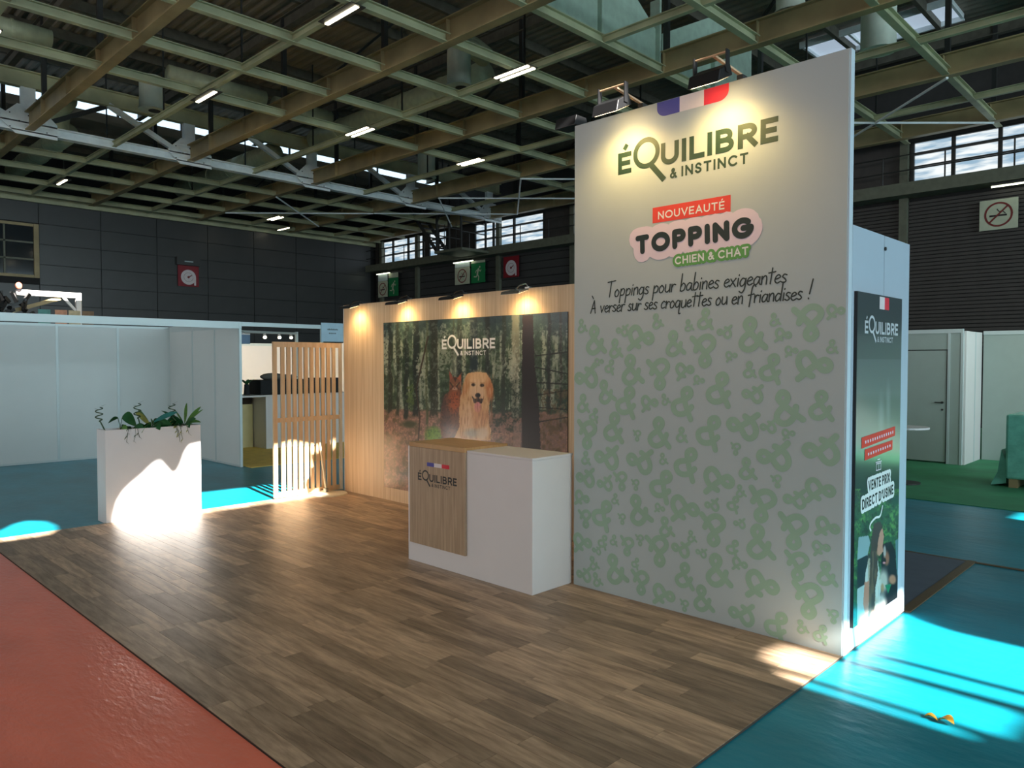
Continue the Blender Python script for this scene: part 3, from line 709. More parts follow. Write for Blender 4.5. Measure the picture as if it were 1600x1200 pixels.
def forest(u, v):
    p = Paint((u - 590) * 5, (v - 480) * 5); X, Y = p.X, p.Y
    n1 = p.noise(90, 140, 3); n2 = p.noise(26, 34, 5); n3 = p.noise(26, 320, 8, 3); n4 = p.noise(10, 12, 21, 3)
    base = np.stack([38 + 40 * n2, 54 + 50 * n2, 40 + 30 * n2], -1) * (0.55 + 0.9 * n4[..., None]); p.c = base
    p.over(((n3 - 0.47) * 7 + (n2 - 0.5) * 2) * (Y > 180) * (Y < 800), (172, 178, 156), 0.8)
    p.over((n4 - 0.52) * 8, (24, 34, 26), 0.7)
    p.over((300 - Y) / 330.0, (48, 70, 92), 0.8)
    # leaf-covered ground
    gr = 790 + 0.02 * X + (n1 - 0.5) * 60
    p.over((Y - gr) / 18.0, (128, 98, 84)); p.over(((Y - gr) / 18.0).clip(0, 1) * (n4 - 0.46) * 6, (176, 128, 108), 0.8); p.over(((Y - gr) / 18.0).clip(0, 1) * (n2 - 0.52) * 7, (84, 74, 48), 0.7)
    for x0, w0, col in ((95, 20, (36, 44, 34)), (160, 16, (46, 52, 38)), (225, 22, (30, 40, 34)), (300, 26, (26, 34, 30)), (385, 14, (70, 78, 48)), (440, 34, (44, 46, 32)), (590, 12, (52, 58, 46)), (640, 24, (36, 44, 38)), (745, 34, (28, 42, 48)), (860, 22, (32, 38, 32)), (985, 20, (44, 50, 40)), (1080, 34, (120, 122, 104)), (1340, 18, (30, 32, 26)), (1430, 14, (44, 40, 30))):
        wv = (p.noise(400, 120, int(x0), 2) - 0.5) * 22
        yb_ = 820 + (int(x0) * 37 % 140)
        p.over(np.minimum((w0 - abs(X - x0 - wv) + (n4 - 0.5) * 14) / 9.0, (yb_ - Y + (n4 - 0.5) * 60) / 20.0), col, 0.88)
    for (bx, by, rx_, ry_, a_) in ((330, 470, 26, 70, 0.7), (350, 600, 30, 90, 0.6), (520, 330, 40, 150, 0.6), (1050, 450, 46, 150, 0.75), (940, 480, 30, 110, 0.5), (1105, 650, 18, 150, 0.7), (720, 180, 60, 60, 0.3), (260, 690, 30, 90, 0.5), (1400, 560, 40, 120, 0.35), (1440, 830, 30, 60, 0.45), (180, 640, 16, 120, 0.35), (600, 440, 30, 80, 0.35)):
        d_ = np.sqrt(((X - bx) / rx_) ** 2 + ((Y - by) / ry_) ** 2); p.over((1.3 - d_) * 0.9 + (n4 - 0.5) * 4 * (d_ < 1.4), (186, 188, 168) if bx != 260 else (120, 140, 60), a_)
    p.over((n2 + n4 - 1.12) * 8 * (Y < 800) * (Y > 120), (120, 134, 120), 0.5)
    p.poly([(1130, 60), (1215, 60), (1225, 400), (1262, 800), (1275, 1120), (1120, 1120), (1128, 500)], (38, 30, 28), 1, 8, 31)
    for y0, y1 in ((590, 600), (780, 800), (470, 520), (900, 860), (380, 350), (690, 650)): p.line([(1235, y0), (1480, y1)], 5, (18, 20, 16), 0.9)
    p.line([(395, 230), (300, 640), (330, 860), (318, 1050)], 6, (58, 44, 34), 0.9)
    p.over(((X > 1270) & (Y > 640)).astype(float) * (n2 + n4 - 0.9) * 4, (96, 74, 44), 0.6)
    p.over(((X > 840) & (X < 1130) & (Y > 560) & (Y < 980)).astype(float) * (n2 + n4 - 0.98) * 5, (30, 44, 32), 0.8)
    p.ell(250, 915, 60, 26, (52, 62, 34), 0.9, 0.4); p.ell(440, 1000, 66, 62, (108, 150, 46), 0.95, 0.3); p.over(((X > 370) & (X < 510) & (Y > 930)).astype(float) * (n4 - 0.5) * 8, (60, 96, 30), 0.7)
    # the cat
    p.poly([(556, 490), (590, 545), (625, 548), (656, 512), (655, 600), (650, 650), (655, 760), (650, 900), (640, 1040), (500, 1040), (485, 900), (500, 780), (520, 690), (560, 650), (562, 600)], (112, 72, 52), 1, 8, 41)
    p.poly([(560, 500), (588, 548), (566, 590)], (150, 84, 66)); p.poly([(652, 522), (650, 580), (622, 556)], (170, 88, 58)); p.ell(603, 600, 44, 46, (128, 84, 58), 1, 0.15)
    p.poly([(590, 548), (620, 552), (608, 590)], (50, 36, 34), 0.8); p.ell(582, 604, 9, 6, (196, 170, 110)); p.ell(626, 604, 9, 6, (196, 170, 110)); p.ell(582, 604, 4, 5, (20, 18, 16)); p.ell(626, 604, 4, 5, (20, 18, 16))
    for a in (-1, 1): p.line([(603 + a * 36, 590), (603 + a * 14, 622), (603 + a * 30, 640)], 5, (44, 32, 30), 0.7)
    p.ell(603, 640, 20, 15, (196, 170, 150), 0.9, 0.3); p.ell(601, 632, 6, 4, (90, 50, 46)); p.ell(600, 650, 16, 5, (60, 36, 34), 0.6)
    p.ell(600, 740, 44, 90, (176, 88, 48), 0.85, 0.4); p.ell(516, 780, 18, 90, (70, 44, 42), 0.6, 0.4); p.ell(540, 900, 30, 90, (80, 52, 50), 0.6, 0.4); p.over(((X > 490) & (X < 640) & (Y > 660) & (Y < 1030)).astype(float) * (n4 - 0.50) * 6, (52, 38, 34), 0.55)
    # the dog
    dog = (206, 162, 114)
    p.poly([(700, 520), (760, 506), (850, 512), (880, 560), (905, 640), (880, 720), (870, 780), (866, 880), (885, 960), (885, 1040), (590, 1040), (640, 930), (636, 800), (645, 700), (672, 640), (672, 590)], dog, 1, 6, 51)
    p.ell(690, 620, 26, 84, (186, 128, 80), 0.9, 0.3, 0.25); p.ell(873, 640, 30, 88, (184, 116, 70), 0.95, 0.3, -0.15)
    p.ell(785, 560, 72, 56, (222, 184, 138), 0.9, 0.4); p.ell(782, 660, 58, 74, (216, 182, 146), 0.9, 0.4)
    p.ell(748, 606, 16, 12, (30, 22, 18)); p.ell(816, 610, 16, 13, (30, 22, 18)); p.ell(746, 590, 20, 6, (170, 120, 78), 0.6); p.ell(820, 592, 20, 6, (170, 120, 78), 0.6)
    p.poly([(735, 690), (760, 715), (820, 715), (832, 690), (816, 748), (785, 760), (752, 748)], (36, 26, 26), 1, 3, 5)
    p.ell(783, 688, 21, 18, (22, 20, 22), 1, 0.12); p.ell(784, 712, 12, 14, (46, 36, 36), 0.9); p.ell(782, 782, 27, 42, (214, 138, 146), 1, 0.1); p.line([(783, 752), (782, 806)], 2, (180, 104, 116))
    p.ell(770, 860, 96, 84, (204, 146, 102), 0.7, 0.5); p.ell(700, 860, 40, 130, (214, 176, 136), 0.7, 0.5)
    hair = p.noise(9, 60, 77, 3); p.over(((X > 640) & (X < 900) & (Y > 700) & (Y < 1030)).astype(float) * (hair - 0.5) * 5, (150, 98, 62), 0.5); p.over(((X > 660) & (X < 905) & (Y > 520) & (Y < 720)).astype(float) * (hair - 0.55) * 5, (176, 124, 80), 0.3); p.over(((X > 640) & (X < 900) & (Y > 560) & (Y < 1030)).astype(float) * (0.42 - hair) * 6, (236, 204, 166), 0.4)
    p.ell(740, 985, 60, 34, (120, 140, 140), 0.5, 0.5); p.ell(820, 985, 44, 44, (208, 186, 156), 0.8, 0.4)
    p.over(((X > 1060) & (X < 1128) & (Y > 900)).astype(float), (150, 122, 112), 0.6)
    return p

def lifestyle(u, v):
    p = Paint((u - 1335) * 4.53, (v - 720) * 4.53); X, Y = p.X, p.Y; n1 = p.noise(30, 46, 2); n2 = p.noise(14, 18, 6, 3)
    p.c = np.zeros(X.shape + (3,)) + np.array([74, 84, 86]); t = np.clip((Y + 1250) / 1300, 0, 1)[..., None]
    p.c = p.c * (1 - t) + np.array([34, 52, 52]) * t
    p.over((-420 - Y) / 60.0 * (Y > -720) * 1.0, (128, 134, 138), 0.35); p.ell(190, -330, 20, 120, (150, 158, 162), 0.5, 0.6); p.ell(240, -400, 14, 130, (150, 158, 162), 0.5, 0.6)
    p.over((Y - 240) / 80.0, (44, 96, 62)); p.over((Y > 200) * (n1 + n2 - 0.95) * 5, (110, 176, 84), 0.8); p.over((Y > 220) * (n2 - 0.55) * 6, (16, 40, 32), 0.8)
    p.poly([(30, 540), (100, 530), (112, 580), (90, 680), (20, 700)], (150, 180, 184)); p.poly([(20, 700), (110, 660), (110, 860), (20, 905)], (34, 46, 50))
    p.poly([(20, 905), (110, 860), (340, 800), (360, 1000), (340, 1200), (20, 1220)], (176, 196, 196)); p.poly([(290, 560), (345, 540), (345, 830), (300, 820)], (92, 140, 146))
    # dog (dark coat, pale chest)
    p.poly([(200, 590), (260, 570), (290, 640), (300, 800), (330, 860), (330, 980), (250, 1040), (170, 1050), (190, 900), (190, 700)], (26, 28, 32), 1, 6, 3)
    p.ell(228, 690, 20, 50, (170, 112, 84), 0.9, 0.3); p.ell(214, 640, 10, 40, (196, 190, 184), 0.9, 0.3); p.ell(208, 705, 16, 18, (22, 20, 22)); p.ell(210, 722, 9, 8, (222, 150, 160)); p.ell(205, 850, 34, 80, (206, 204, 190), 0.9, 0.4); p.ell(190, 1000, 34, 60, (206, 204, 196), 0.9, 0.4)
    p.ell(270, 840, 26, 34, (190, 134, 104), 0.95, 0.3); p.poly([(215, 880), (262, 870), (240, 940)], (40, 130, 90)); p.ell(198, 900, 12, 30, (170, 130, 90), 0.8, 0.3)
    # woman in profile
    p.poly([(100, 690), (165, 700), (180, 800), (168, 1000), (150, 1110), (80, 1130), (70, 960), (78, 800)], (206, 212, 206), 1, 3, 9)
    p.poly([(150, 470), (200, 480), (208, 540), (200, 600), (205, 640), (178, 672), (150, 660)], (206, 150, 126), 1, 2, 8)
    p.poly([(140, 440), (186, 430), (200, 470), (176, 520), (160, 640), (168, 760), (150, 900), (140, 1120), (96, 1130), (104, 900), (110, 700), (122, 540)], (74, 62, 54), 1, 5, 12)
    p.over(((X > 95) & (X < 170) & (Y > 640)).astype(float) * (p.noise(7, 90, 4, 2) - 0.5) * 6, (150, 126, 92), 0.5)
    p.poly([(72, 860), (104, 850), (100, 1060), (80, 1130), (62, 1010)], (196, 136, 112)); p.ell(140, 1090, 24, 34, (206, 150, 126), 0.9, 0.3)
    return p

# ------------------------------------------------------------------ the stand: plank floor
st = thing('plank_floor', (3.5, 5.0, 0.0), 'greyish brown wood plank flooring between the orange aisle and the oak wall', 'flooring')
MB().box(1.53, 1.60, -0.003, 5.46, 8.46, 0.008).build('underlay', M['joint'], st)
PW, PL = 0.115, 0.81
cnt = 0; cols = int(3.93 / PW); protos = {}; items = []
for i in range(cols):
    x0 = 1.53 + i * PW; w_ = PW if i < cols - 1 else 5.46 - x0
    off = random.choice((0.0, 0.20, 0.41, 0.60)) + random.uniform(-0.05, 0.05); y = 1.60 - off
    while y < 8.45:
        ya, yb = max(y, 1.60), min(y + PL, 8.46)
        if yb - ya > 0.03: items.append((x0, w_, ya, yb))
        y += PL
items.sort(key=lambda t: (t[0] ** 2 + t[2] ** 2) - 100 * (t[3] - t[2] > 0.3))
far = MB()
for (x0, w_, ya, yb) in items:
    if cnt >= 300: far.box(x0 + 0.0008, ya + 0.0008, 0.006, x0 + w_ - 0.0008, yb - 0.0008, 0.0105); continue
    key = (round(w_, 3), round(yb - ya, 3))
    if key not in protos:
        o = MB().box(0.0008, 0.0008, 0.006, w_ - 0.0008, yb - ya - 0.0008, 0.0105).build('plank', M['plank'], None, origin=(0, 0, 0)); protos[key] = o
    else: o = protos[key].copy(); C.objects.link(o)
    o.parent = st; o.location = Vector((x0, ya, 0)) - wloc(st); cnt += 1
if far.v: tag(far.build('distant_planks', M['plank'], st), kind='stuff')

# ------------------------------------------------------------------ tall printed front panel
TX, TY0, TY1, TZ = 4.346, 1.60, 3.587, 3.455
tw = thing('tall_printed_panel', (4.38, 2.6, 0.0105), 'tall pale panel printed with green ampersands under two warm lamps', 'display panel')
MB().box(TX, TY0, 0.0105, 4.415, TY1, TZ).build('panel_board', M['canvas'], tw, bevel=0.002)
MB().box(TX + 0.006, TY0 - 0.008, 0.0105, 4.405, TY0 - 0.001, TZ + 0.002).build('edge_strip', M['canvas_edge'], tw)
def onT(s_, z): return (TX - 0.0015, TY1 - s_, z)        # s grows to the right of the photo
def onT2(s_, z): return (TX - 0.0022, TY1 - s_, z)
def onT3(s_, z): return (TX - 0.0030, TY1 - s_, z)
def onT4(s_, z): return (TX - 0.0038, TY1 - s_, z)
sy = lambda y: TY1 - y
logo(sy(3.188), sy(2.010), 3.022, M['logo_green'], tw, onT, True, 1.12)
k = Ink()
def rect(k, a, b_, c_, d): k.put([(a, c_), (b_, c_), (b_, d), (a, d)], [(0, 1, 2, 3)])
# tricolour tab at the top edge, rounded lower corners
fa, fb, fc, fd = sy(2.865), sy(2.69), sy(2.51), sy(2.335)
k = Ink(); pts = [(fb, TZ - 0.003), (fa, TZ - 0.003)] + arc(fa + 0.07, TZ - 0.045, 0.07, 0.058, 180, 270, 8) + [(fb, TZ - 0.103)]; k.put(pts, [tuple(range(len(pts)))]); k.build('flag_band', M['flag_blue'], tw, onT)
k = Ink(); rect(k, fb, fc, TZ - 0.103, TZ - 0.003); k.build('flag_band', M['flag_white'], tw, onT)
k = Ink(); pts = [(fc, TZ - 0.003), (fc, TZ - 0.103)] + arc(fd - 0.07, TZ - 0.045, 0.07, 0.058, 270, 360, 8) + [(fd, TZ - 0.003)]; k.put(pts, [tuple(range(len(pts)))]); k.build('flag_band', M['flag_red'], tw, onT)
k = Ink(); rect(k, sy(2.896), sy(2.316), 2.645, 2.750); k.build('red_label', M['red_ink'], tw, onT)
k = Ink(); k.caps('NOUVEAUTÉ', sy(2.852), sy(2.358), 2.666, 0.052, 0.0088, 'square', 0.17); k.build('label_lettering', M['white_ink'], tw, onT2)
TL = 0.028
k = Ink(); k.caps('TOPPING', sy(3.031), sy(2.160), 2.442, 0.132, 0.038, 'round', 0.12, grow=0.112, tilt=TL)
pts = [(sy(3.02), 2.455), (sy(2.18), 2.478), (sy(2.19), 2.58), (sy(3.02), 2.56)]; k.put(pts, [(0, 1, 2, 3)]); k.build('lilac_backing', M['pink_ink'], tw, onT2)
k = Ink(); k.caps('CHIEN & CHAT', sy(2.716), sy(2.192), 2.347, 0.052, 0.013, 'round', 0.16, grow=0.036, tilt=TL); pts = [(sy(2.71), 2.352), (sy(2.20), 2.366), (sy(2.20), 2.405), (sy(2.71), 2.392)]; k.put(pts, [(0, 1, 2, 3)]); k.build('green_backing', M['green_ink'], tw, onT3)
k = Ink(); k.caps('TOPPING', sy(3.031), sy(2.160), 2.442, 0.132, 0.038, 'round', 0.12, tilt=TL); k.build('headline_lettering', M['ink'], tw, onT4)
k = Ink(); k.caps('CHIEN & CHAT', sy(2.716), sy(2.192), 2.347, 0.052, 0.010, 'square', 0.16, tilt=TL); k.build('subhead_lettering', M['white_ink'], tw, onT4)
k = Ink(); k.hand('Toppings pour babines exigeantes', sy(3.278), sy(1.945), 2.165, 0.118, 0.0085, 0.006); k.hand('À verser sur ses croquettes ou en friandises !', sy(3.431), sy(1.800), 2.056, 0.112, 0.0085, 0.006)
k.build('slogan_lettering', M['ink'], tw, onT2)
# pale green ampersands, placed on a loose grid, four orientations and several sizes
k = Ink(); r = random.Random(5)
taken = []
def amp(cx, cz, size, a):
    t = size * 0.21; c, sn = math.cos(a), math.sin(a)
    pts = []
    for u_, v_ in AMP:
        x, y = (u_ - 0.5) * size * 0.86, (v_ - 0.5) * size; pts.append((cx + x * c - y * sn, cz + x * sn + y * c))
    k.put(*ribbon(pts, t, 'round'))
Wt = TY1 - TY0
for size, tries in ((0.185, 260), (0.15, 300), (0.12, 500), (0.09, 900), (0.07, 1400)):
    for _ in range(tries):
        cx, cz = r.uniform(size * 0.5 + 0.01, Wt - size * 0.5 - 0.01), r.uniform(0.02 + size / 2, 2.02)
        top = 1.98 + 0.16 * max(0, (cx - 1.65)) / 0.34
        if cz > top - 0.1 * (size > 0.12): continue
        if all(math.hypot(cx - a, cz - b_) > (size + s_) * 0.60 for a, b_, s_ in taken):
            taken.append((cx, cz, size)); amp(cx, cz, size, r.choice((0, PI / 2, PI, -PI / 2, 0.3, -0.4)) + r.uniform(-0.15, 0.15))
k.build('ampersand_print', M['amp_ink'], tw, onT)

# store cabin behind the tall panel with its side wall
cb = thing('side_cabin_wall', (4.93, 1.62, 0.0105), 'blue-white cabin side wall behind the tall ampersand panel, carrying a poster', 'partition wall')
MB().box(4.42, 1.595, 0.0105, 4.945, 1.64, 2.482).build('panel', M['cabin'], cb, bevel=0.002)
MB().box(4.953, 1.595, 0.0105, 5.44, 1.64, 2.482).build('panel', M['cabin'], cb, bevel=0.002)
MB().box(4.944, 1.605, 0.0105, 4.954, 1.635, 2.482).build('joint_strip', M['dark'], cb)
MB().box(5.40, 1.64, 0.0105, 5.44, 3.55, 2.482).build('return_panel', M['cabin'], cb)
MB().cyl((4.949, 1.593, 2.40), (4.949, 1.585, 2.40), 0.012, n=10).build('cap', M['dark'], cb)

po = thing('side_poster', (4.84, 1.56, 0.15), 'narrow glossy poster of a woman hugging a dog, on the cabin side wall', 'poster')
MB().box(4.452, 1.578, 0.150, 5.240, 1.594, 2.105).build('backing_board', M['black_edge'], po)
picture('printed_sheet', (4.454, 1.5765, 0.152), (0.784, 0, 0), (0, 0, 1.951), 170, 420, lifestyle, 0.30, po, 1.0)
def onP(x, z): return (x, 1.5750, z)
def onP2(x, z): return (x, 1.5742, z)
def onP3(x, z): return (x, 1.5734, z)
logo(4.57, 5.16, 1.866, mat('poster_ink', rgb(196, 202, 206), 0.5), po, onP, True, 1.0)
for x0, x1, mt in ((4.80, 4.885, 'flag_blue'), (4.885, 4.96, 'flag_white'), (4.96, 5.045, 'flag_red')):
    pass
k = Ink(); rect(k, 4.815, 4.905, 2.02, 2.095); k.build('flag_band', M['flag_white'], po, onP)
k = Ink(); rect(k, 4.905, 4.985, 2.02, 2.095); k.build('flag_band', M['flag_red'], po, onP)
k = Ink(); k.put([(4.545, 1.19), (5.135, 1.225), (5.135, 1.285), (4.545, 1.255)], [(0, 1, 2, 3)]); k.put([(4.60, 1.115), (5.09, 1.14), (5.09, 1.20), (4.60, 1.18)], [(0, 1, 2, 3)]); k.build('red_label', M['red_ink'], po, onP)
k = Ink()
for i in range(13): k.put(*ribbon([(4.60 + i * 0.04, 1.222 + i * 0.0022), (4.618 + i * 0.04, 1.226 + i * 0.0022)], 0.018, 'butt'))
for i in range(10): k.put(*ribbon([(4.65 + i * 0.042, 1.146 + i * 0.0022), (4.670 + i * 0.042, 1.150 + i * 0.0022)], 0.016, 'butt'))
k.build('illegible_line', M['pink_ink'], po, onP2)
k = Ink()
for a_, b_ in (((4.80, 1.035), (4.88, 1.035)), ((4.80, 1.075), (4.88, 1.075)), ((4.80, 1.035), (4.80, 1.075)), ((4.88, 1.035), (4.88, 1.075)), ((4.84, 1.035), (4.84, 1.075)), ((4.79, 1.085), (4.89, 1.085)), ((4.82, 1.10), (4.86, 1.10))): k.put(*ribbon([a_, b_], 0.006))
k.build('gift_icon', M['pink_ink'], po, onP)
k = Ink(); k.caps('VENTE PRIX', 4.665, 5.045, 0.925, 0.062, 0.014, 'round', 0.15, grow=0.045, tilt=0.03); k.caps("DIRECT D'USINE", 4.565, 5.115, 0.825, 0.062, 0.014, 'round', 0.15, grow=0.045, tilt=0.05)
pts = [(4.66, 0.93), (5.05, 0.942), (5.05, 1.0), (4.66, 0.985)]; k.put(pts, [(0, 1, 2, 3)]); pts = [(4.56, 0.83), (5.12, 0.86), (5.12, 0.915), (4.56, 0.885)]; k.put(pts, [(0, 1, 2, 3)]); k.build('white_backing', M['white_ink'], po, onP2)
k = Ink(); k.caps('VENTE PRIX', 4.665, 5.045, 0.925, 0.062, 0.012, 'square', 0.15, tilt=0.03); k.caps("DIRECT D'USINE", 4.565, 5.115, 0.825, 0.062, 0.012, 'square', 0.15, tilt=0.05); k.build('offer_lettering', M['ink'], po, onP3)
k = Ink(); k.put(*ribbon(smooth([(4.92, 0.80), (4.88, 0.745), (4.80, 0.745), (4.72, 0.725), (4.70, 0.70), (4.72, 0.68)]), 0.014, 'round')); k.build('swash', M['white_ink'], po, onP)

# ------------------------------------------------------------------ oak back wall with forest picture
ow = thing('oak_wall', (5.45, 6.0, 0.0105), 'pale oak-clad back wall with vertical grain behind the white counter', 'wall panel')
y = 8.36; i = 0
while y > 3.62:
    y1 = max(y - 1.0, 3.60)
    MB().box(5.432, y1 + 0.001, 0.0105, 5.465, y - 0.001, 2.43).build('cladding_panel', M['oak'], ow); y = y1
MB().box(5.466, 3.60, 0.0105, 5.485, 8.36, 2.43).build('backing_board', M['white2'], ow)
MB().box(5.432, 8.361, 0.0105, 5.485, 8.372, 2.43).build('edge_trim', M['canvas_edge'], ow)
fp = thing('forest_picture', (5.42, 6.0, 0.17), 'large printed forest picture of a tabby cat and a golden dog on the oak wall', 'picture')
MB().box(5.4235, 4.555, 0.168, 5.4315, 7.482, 2.172).build('picture_board', M['black_edge'], fp)
picture('printed_sheet', (5.4228, 7.481, 0.169), (0, -2.925, 0), (0, 0, 2.002), 460, 330, forest, 0.34, fp, 0.35)
def onF(s_, z): return (5.4212, 7.481 - s_, z)
logo(7.481 - 6.385, 7.481 - 5.535, 1.838, M['white_ink'], fp, onF, True, 1.0)

# ------------------------------------------------------------------ lamps
def spot(name, loc, direction, power, col, size, blend=0.6, rad=0.03, parent=None):
    l = bpy.data.lights.new(name, 'SPOT'); l.energy = power; l.color = col; l.spot_size = math.radians(size); l.spot_blend = blend; l.shadow_soft_size = rad
    o = bpy.data.objects.new(name, l); C.objects.link(o)
    if parent: o.parent = parent; o.location = Vector(loc) - wloc(parent)
    else: o.location = loc
    o.rotation_euler = (-Vector(direction)).to_track_quat('Z', 'Y').to_euler()
    return o
WARM = (1.0, 0.70, 0.36)
for k_i, (y, lab) in enumerate(((7.98, 'slim black picture lamp at the left end of the oak wall'), (7.01, 'slim black picture lamp above the left part of the forest picture'), (6.05, 'slim black picture lamp above the middle of the forest picture'), (5.10, 'silvery picture lamp above the right part of the forest picture, nearest the tall panel'))):
    hm = M['steel'] if k_i == 3 else M['black']
    L = thing('picture_lamp', (5.43, y, 2.43), lab, 'lamp', 'picture lamps along the top of the oak wall')
    MB().box(5.44, y - 0.03, 2.43, 5.475, y + 0.03, 2.446).build('clamp', hm, L)
    MB().tube([(5.455, y, 2.446), (5.42, y, 2.475), (5.33, y, 2.45), (5.27, y, 2.405)], 0.007).build('arm', hm, L)
    MB().prism([(5.19, 2.355), (5.335, 2.398), (5.33, 2.416), (5.20, 2.385)], 1, y - 0.125, y + 0.125).build('lamp_head', hm, L, bevel=0.003)
    MB().add([(5.205, y - 0.115, 2.3575), (5.325, y - 0.115, 2.3935), (5.325, y + 0.115, 2.3935), (5.205, y + 0.115, 2.3575)], [(0, 1, 2, 3)]).build('lamp_glass', M['lampface'], L)
    spot('picture_lamp_light', (5.29, y, 2.355), (0.36, 0, -1), 15, (1.0, 0.66, 0.30), 135, 0.9, 0.05, L)
for (y, lab) in ((3.085, 'black floodlight clamped to the top of the tall panel, left of the flag tab'), (2.345, 'black floodlight clamped to the top of the tall panel, over the red flag band')):
    L = thing('floodlight', (4.38, y, TZ), lab, 'lamp', 'floodlights on top of the tall panel')
    MB().box(4.35, y - 0.10, TZ, 4.41, y - 0.06, TZ + 0.03).build('clamp', M['dark'], L)
    MB().bar((4.38, y - 0.08, TZ + 0.03), (4.14, y - 0.02, TZ + 0.10), 0.022, 0.012).build('arm', M['slat'], L)
    MB().cyl((4.14, y - 0.11, TZ + 0.105), (4.14, y + 0.11, TZ + 0.105), 0.006, n=8).build('cross_rod', M['slat'], L)
    for s_ in (-1, 1): MB().box(4.12, y + s_ * 0.11 - 0.004, TZ - 0.02, 4.16, y + s_ * 0.11 + 0.004, TZ + 0.115).build('bracket', M['black'], L)
    h = MB(); h.prism([(4.04, TZ - 0.10), (4.06, TZ - 0.02), (4.18, TZ + 0.05), (4.215, TZ - 0.015)], 1, y - 0.105, y + 0.105); h.build('lamp_head', M['black'], L, bevel=0.006)
    g2 = MB(); g2.add([(4.055, y - 0.09, TZ - 0.0948), (4.20, y - 0.09, TZ - 0.0235), (4.20, y + 0.09, TZ - 0.0235), (4.055, y + 0.09, TZ - 0.0948)], [(0, 1, 2, 3)]); g2.build('lamp_glass', M['lampface'], L)
    spot('floodlight_beam', (4.11, y, TZ - 0.12), (0.34, 0, -1), 20, (1.0, 0.66, 0.21), 150, 0.9, 0.05, L)
L = thing('floodlight', (4.45, 3.50, TZ - 0.1), 'dark unlit floodlight behind the left top corner of the tall panel', 'lamp')
MB().bar((4.46, 3.50, TZ - 0.02), (4.44, 3.72, TZ + 0.06), 0.02, 0.02).build('arm', M['dark'], L)
MB().prism([(4.36, TZ + 0.02), (4.38, TZ + 0.10), (4.50, TZ + 0.10), (4.52, TZ + 0.03)], 1, 3.60, 3.80).build('lamp_head', M['black'], L, bevel=0.005)
MB().box(4.415, 3.47, TZ - 0.10, 4.47, 3.53, TZ - 0.005).build('clamp', M['dark'], L)

# ------------------------------------------------------------------ counter
co = thing('counter', (4.15, 4.35, 0.0105), 'white reception counter with an oak panel folded over its left half', 'counter')
MB().box(3.922, 3.622, 0.0105, 4.365, 5.066, 0.985).build('body', M['white'], co, bevel=0.002)
MB().box(3.918, 3.618, 0.986, 4.369, 4.318, 1.004).build('white_top', M['white'], co, bevel=0.002)
MB().box(3.900, 4.322, 0.986, 4.375, 5.020, 1.022).build('oak_top', M['oaktop'], co, bevel=0.001)
MB().box(3.900, 4.322, 0.172, 3.920, 5.020, 0.985).build('oak_front', M['oak2'], co, bevel=0.001)
def onC(s_, z): return (3.8985, 5.02 - s_, z)
logo(5.02 - 4.905, 5.02 - 4.415, 0.712, M['logo_brown'], co, onC, True, 1.0)
for a, b_, mt in ((4.785, 4.695, 'flag_blue'), (4.695, 4.598, 'flag_white'), (4.598, 4.505, 'flag_red')):
    k = Ink(); rect(k, 5.02 - a, 5.02 - b_, 0.838, 0.870); k.build('flag_band', M[mt], co, onC)

# ------------------------------------------------------------------ slatted screen with its foot
sc = thing('slatted_screen', (4.98, 8.5, 0.0105), 'pale wooden screen of vertical slats at the left end of the oak wall', 'screen')
xa, xb, ya, yb = 4.505, 5.485, 8.49, 8.52
MB().box(xa, ya, 0.0105, xa + 0.05, yb, 1.945).build('stile', M['slat'], sc); MB().box(xb - 0.04, ya, 0.0105, xb, yb, 1.945).build('stile', M['slat'], sc)
for z0, z1 in ((0.0105, 0.075), (0.945, 1.0), (1.88, 1.945)): MB().box(xa + 0.05, ya + 0.002, z0, xb - 0.04, yb - 0.002, z1).build('rail', M['slat'], sc)
pitch = (xb - 0.04 - xa - 0.05) / 11.0
pr = None
for i in range(1, 11):
    xc = xa + 0.05 + pitch * i - 0.001
    for z0, z1 in ((0.075, 0.945), (1.0, 1.88)):
        MB().box(xc - 0.0245, ya + 0.003, z0, xc + 0.0245, yb - 0.003, z1).build('slat', M['slat'], sc)
ft = thing('screen_foot', (5.16, 8.26, 0.0105), 'round cream metal foot plate in front of the slatted screen', 'foot plate')
MB().cyl((5.16, 8.26, 0.0105), (5.16, 8.26, 0.026), 0.21, 0.20, n=40).build('base_plate', M['footplate'], ft, bevel=0.002)
MB().cyl((5.16, 8.38, 0.026), (5.16, 8.38, 0.075), 0.032, n=20).build('socket', M['steel'], ft)
MB().cyl((5.16, 8.38, 0.075), (5.13, 8.47, 0.66), 0.014, n=12).build('rod', M['footplate'], ft)
MB().box(5.145, 8.40, 0.026, 5.175, 8.487, 0.040).build('bracket', M['steel'], ft)

# ------------------------------------------------------------------ planter and its plants
pt_ = thing('planter', (3.085, 8.58, 0.0105), 'tall narrow white planter box at the corner of the plank floor', 'planter')
px0, px1, py0, py1, pz = 2.585, 3.583, 8.450, 8.715, 0.982
b_ = MB()
b_.box(px0, py0, 0.0, px1, py0 + 0.019, pz); b_.box(px0, py1 - 0.019, 0.0, px1, py1, pz); b_.box(px0, py0 + 0.019, 0.0, px0 + 0.019, py1 - 0.019, pz); b_.box(px1 - 0.019, py0 + 0.019, 0.0, px1, py1 - 0.019, pz); b_.box(px0 + 0.019, py0 + 0.019, 0.0, px1 - 0.019, py1 - 0.019, 0.02)
b_.build('box', M['white'], pt_)
MB().box(px0 + 0.02, py0 + 0.02, pz - 0.12, px1 - 0.02, py1 - 0.02, pz - 0.035).build('soil', M['soil'], pt_)
SZ = pz - 0.035
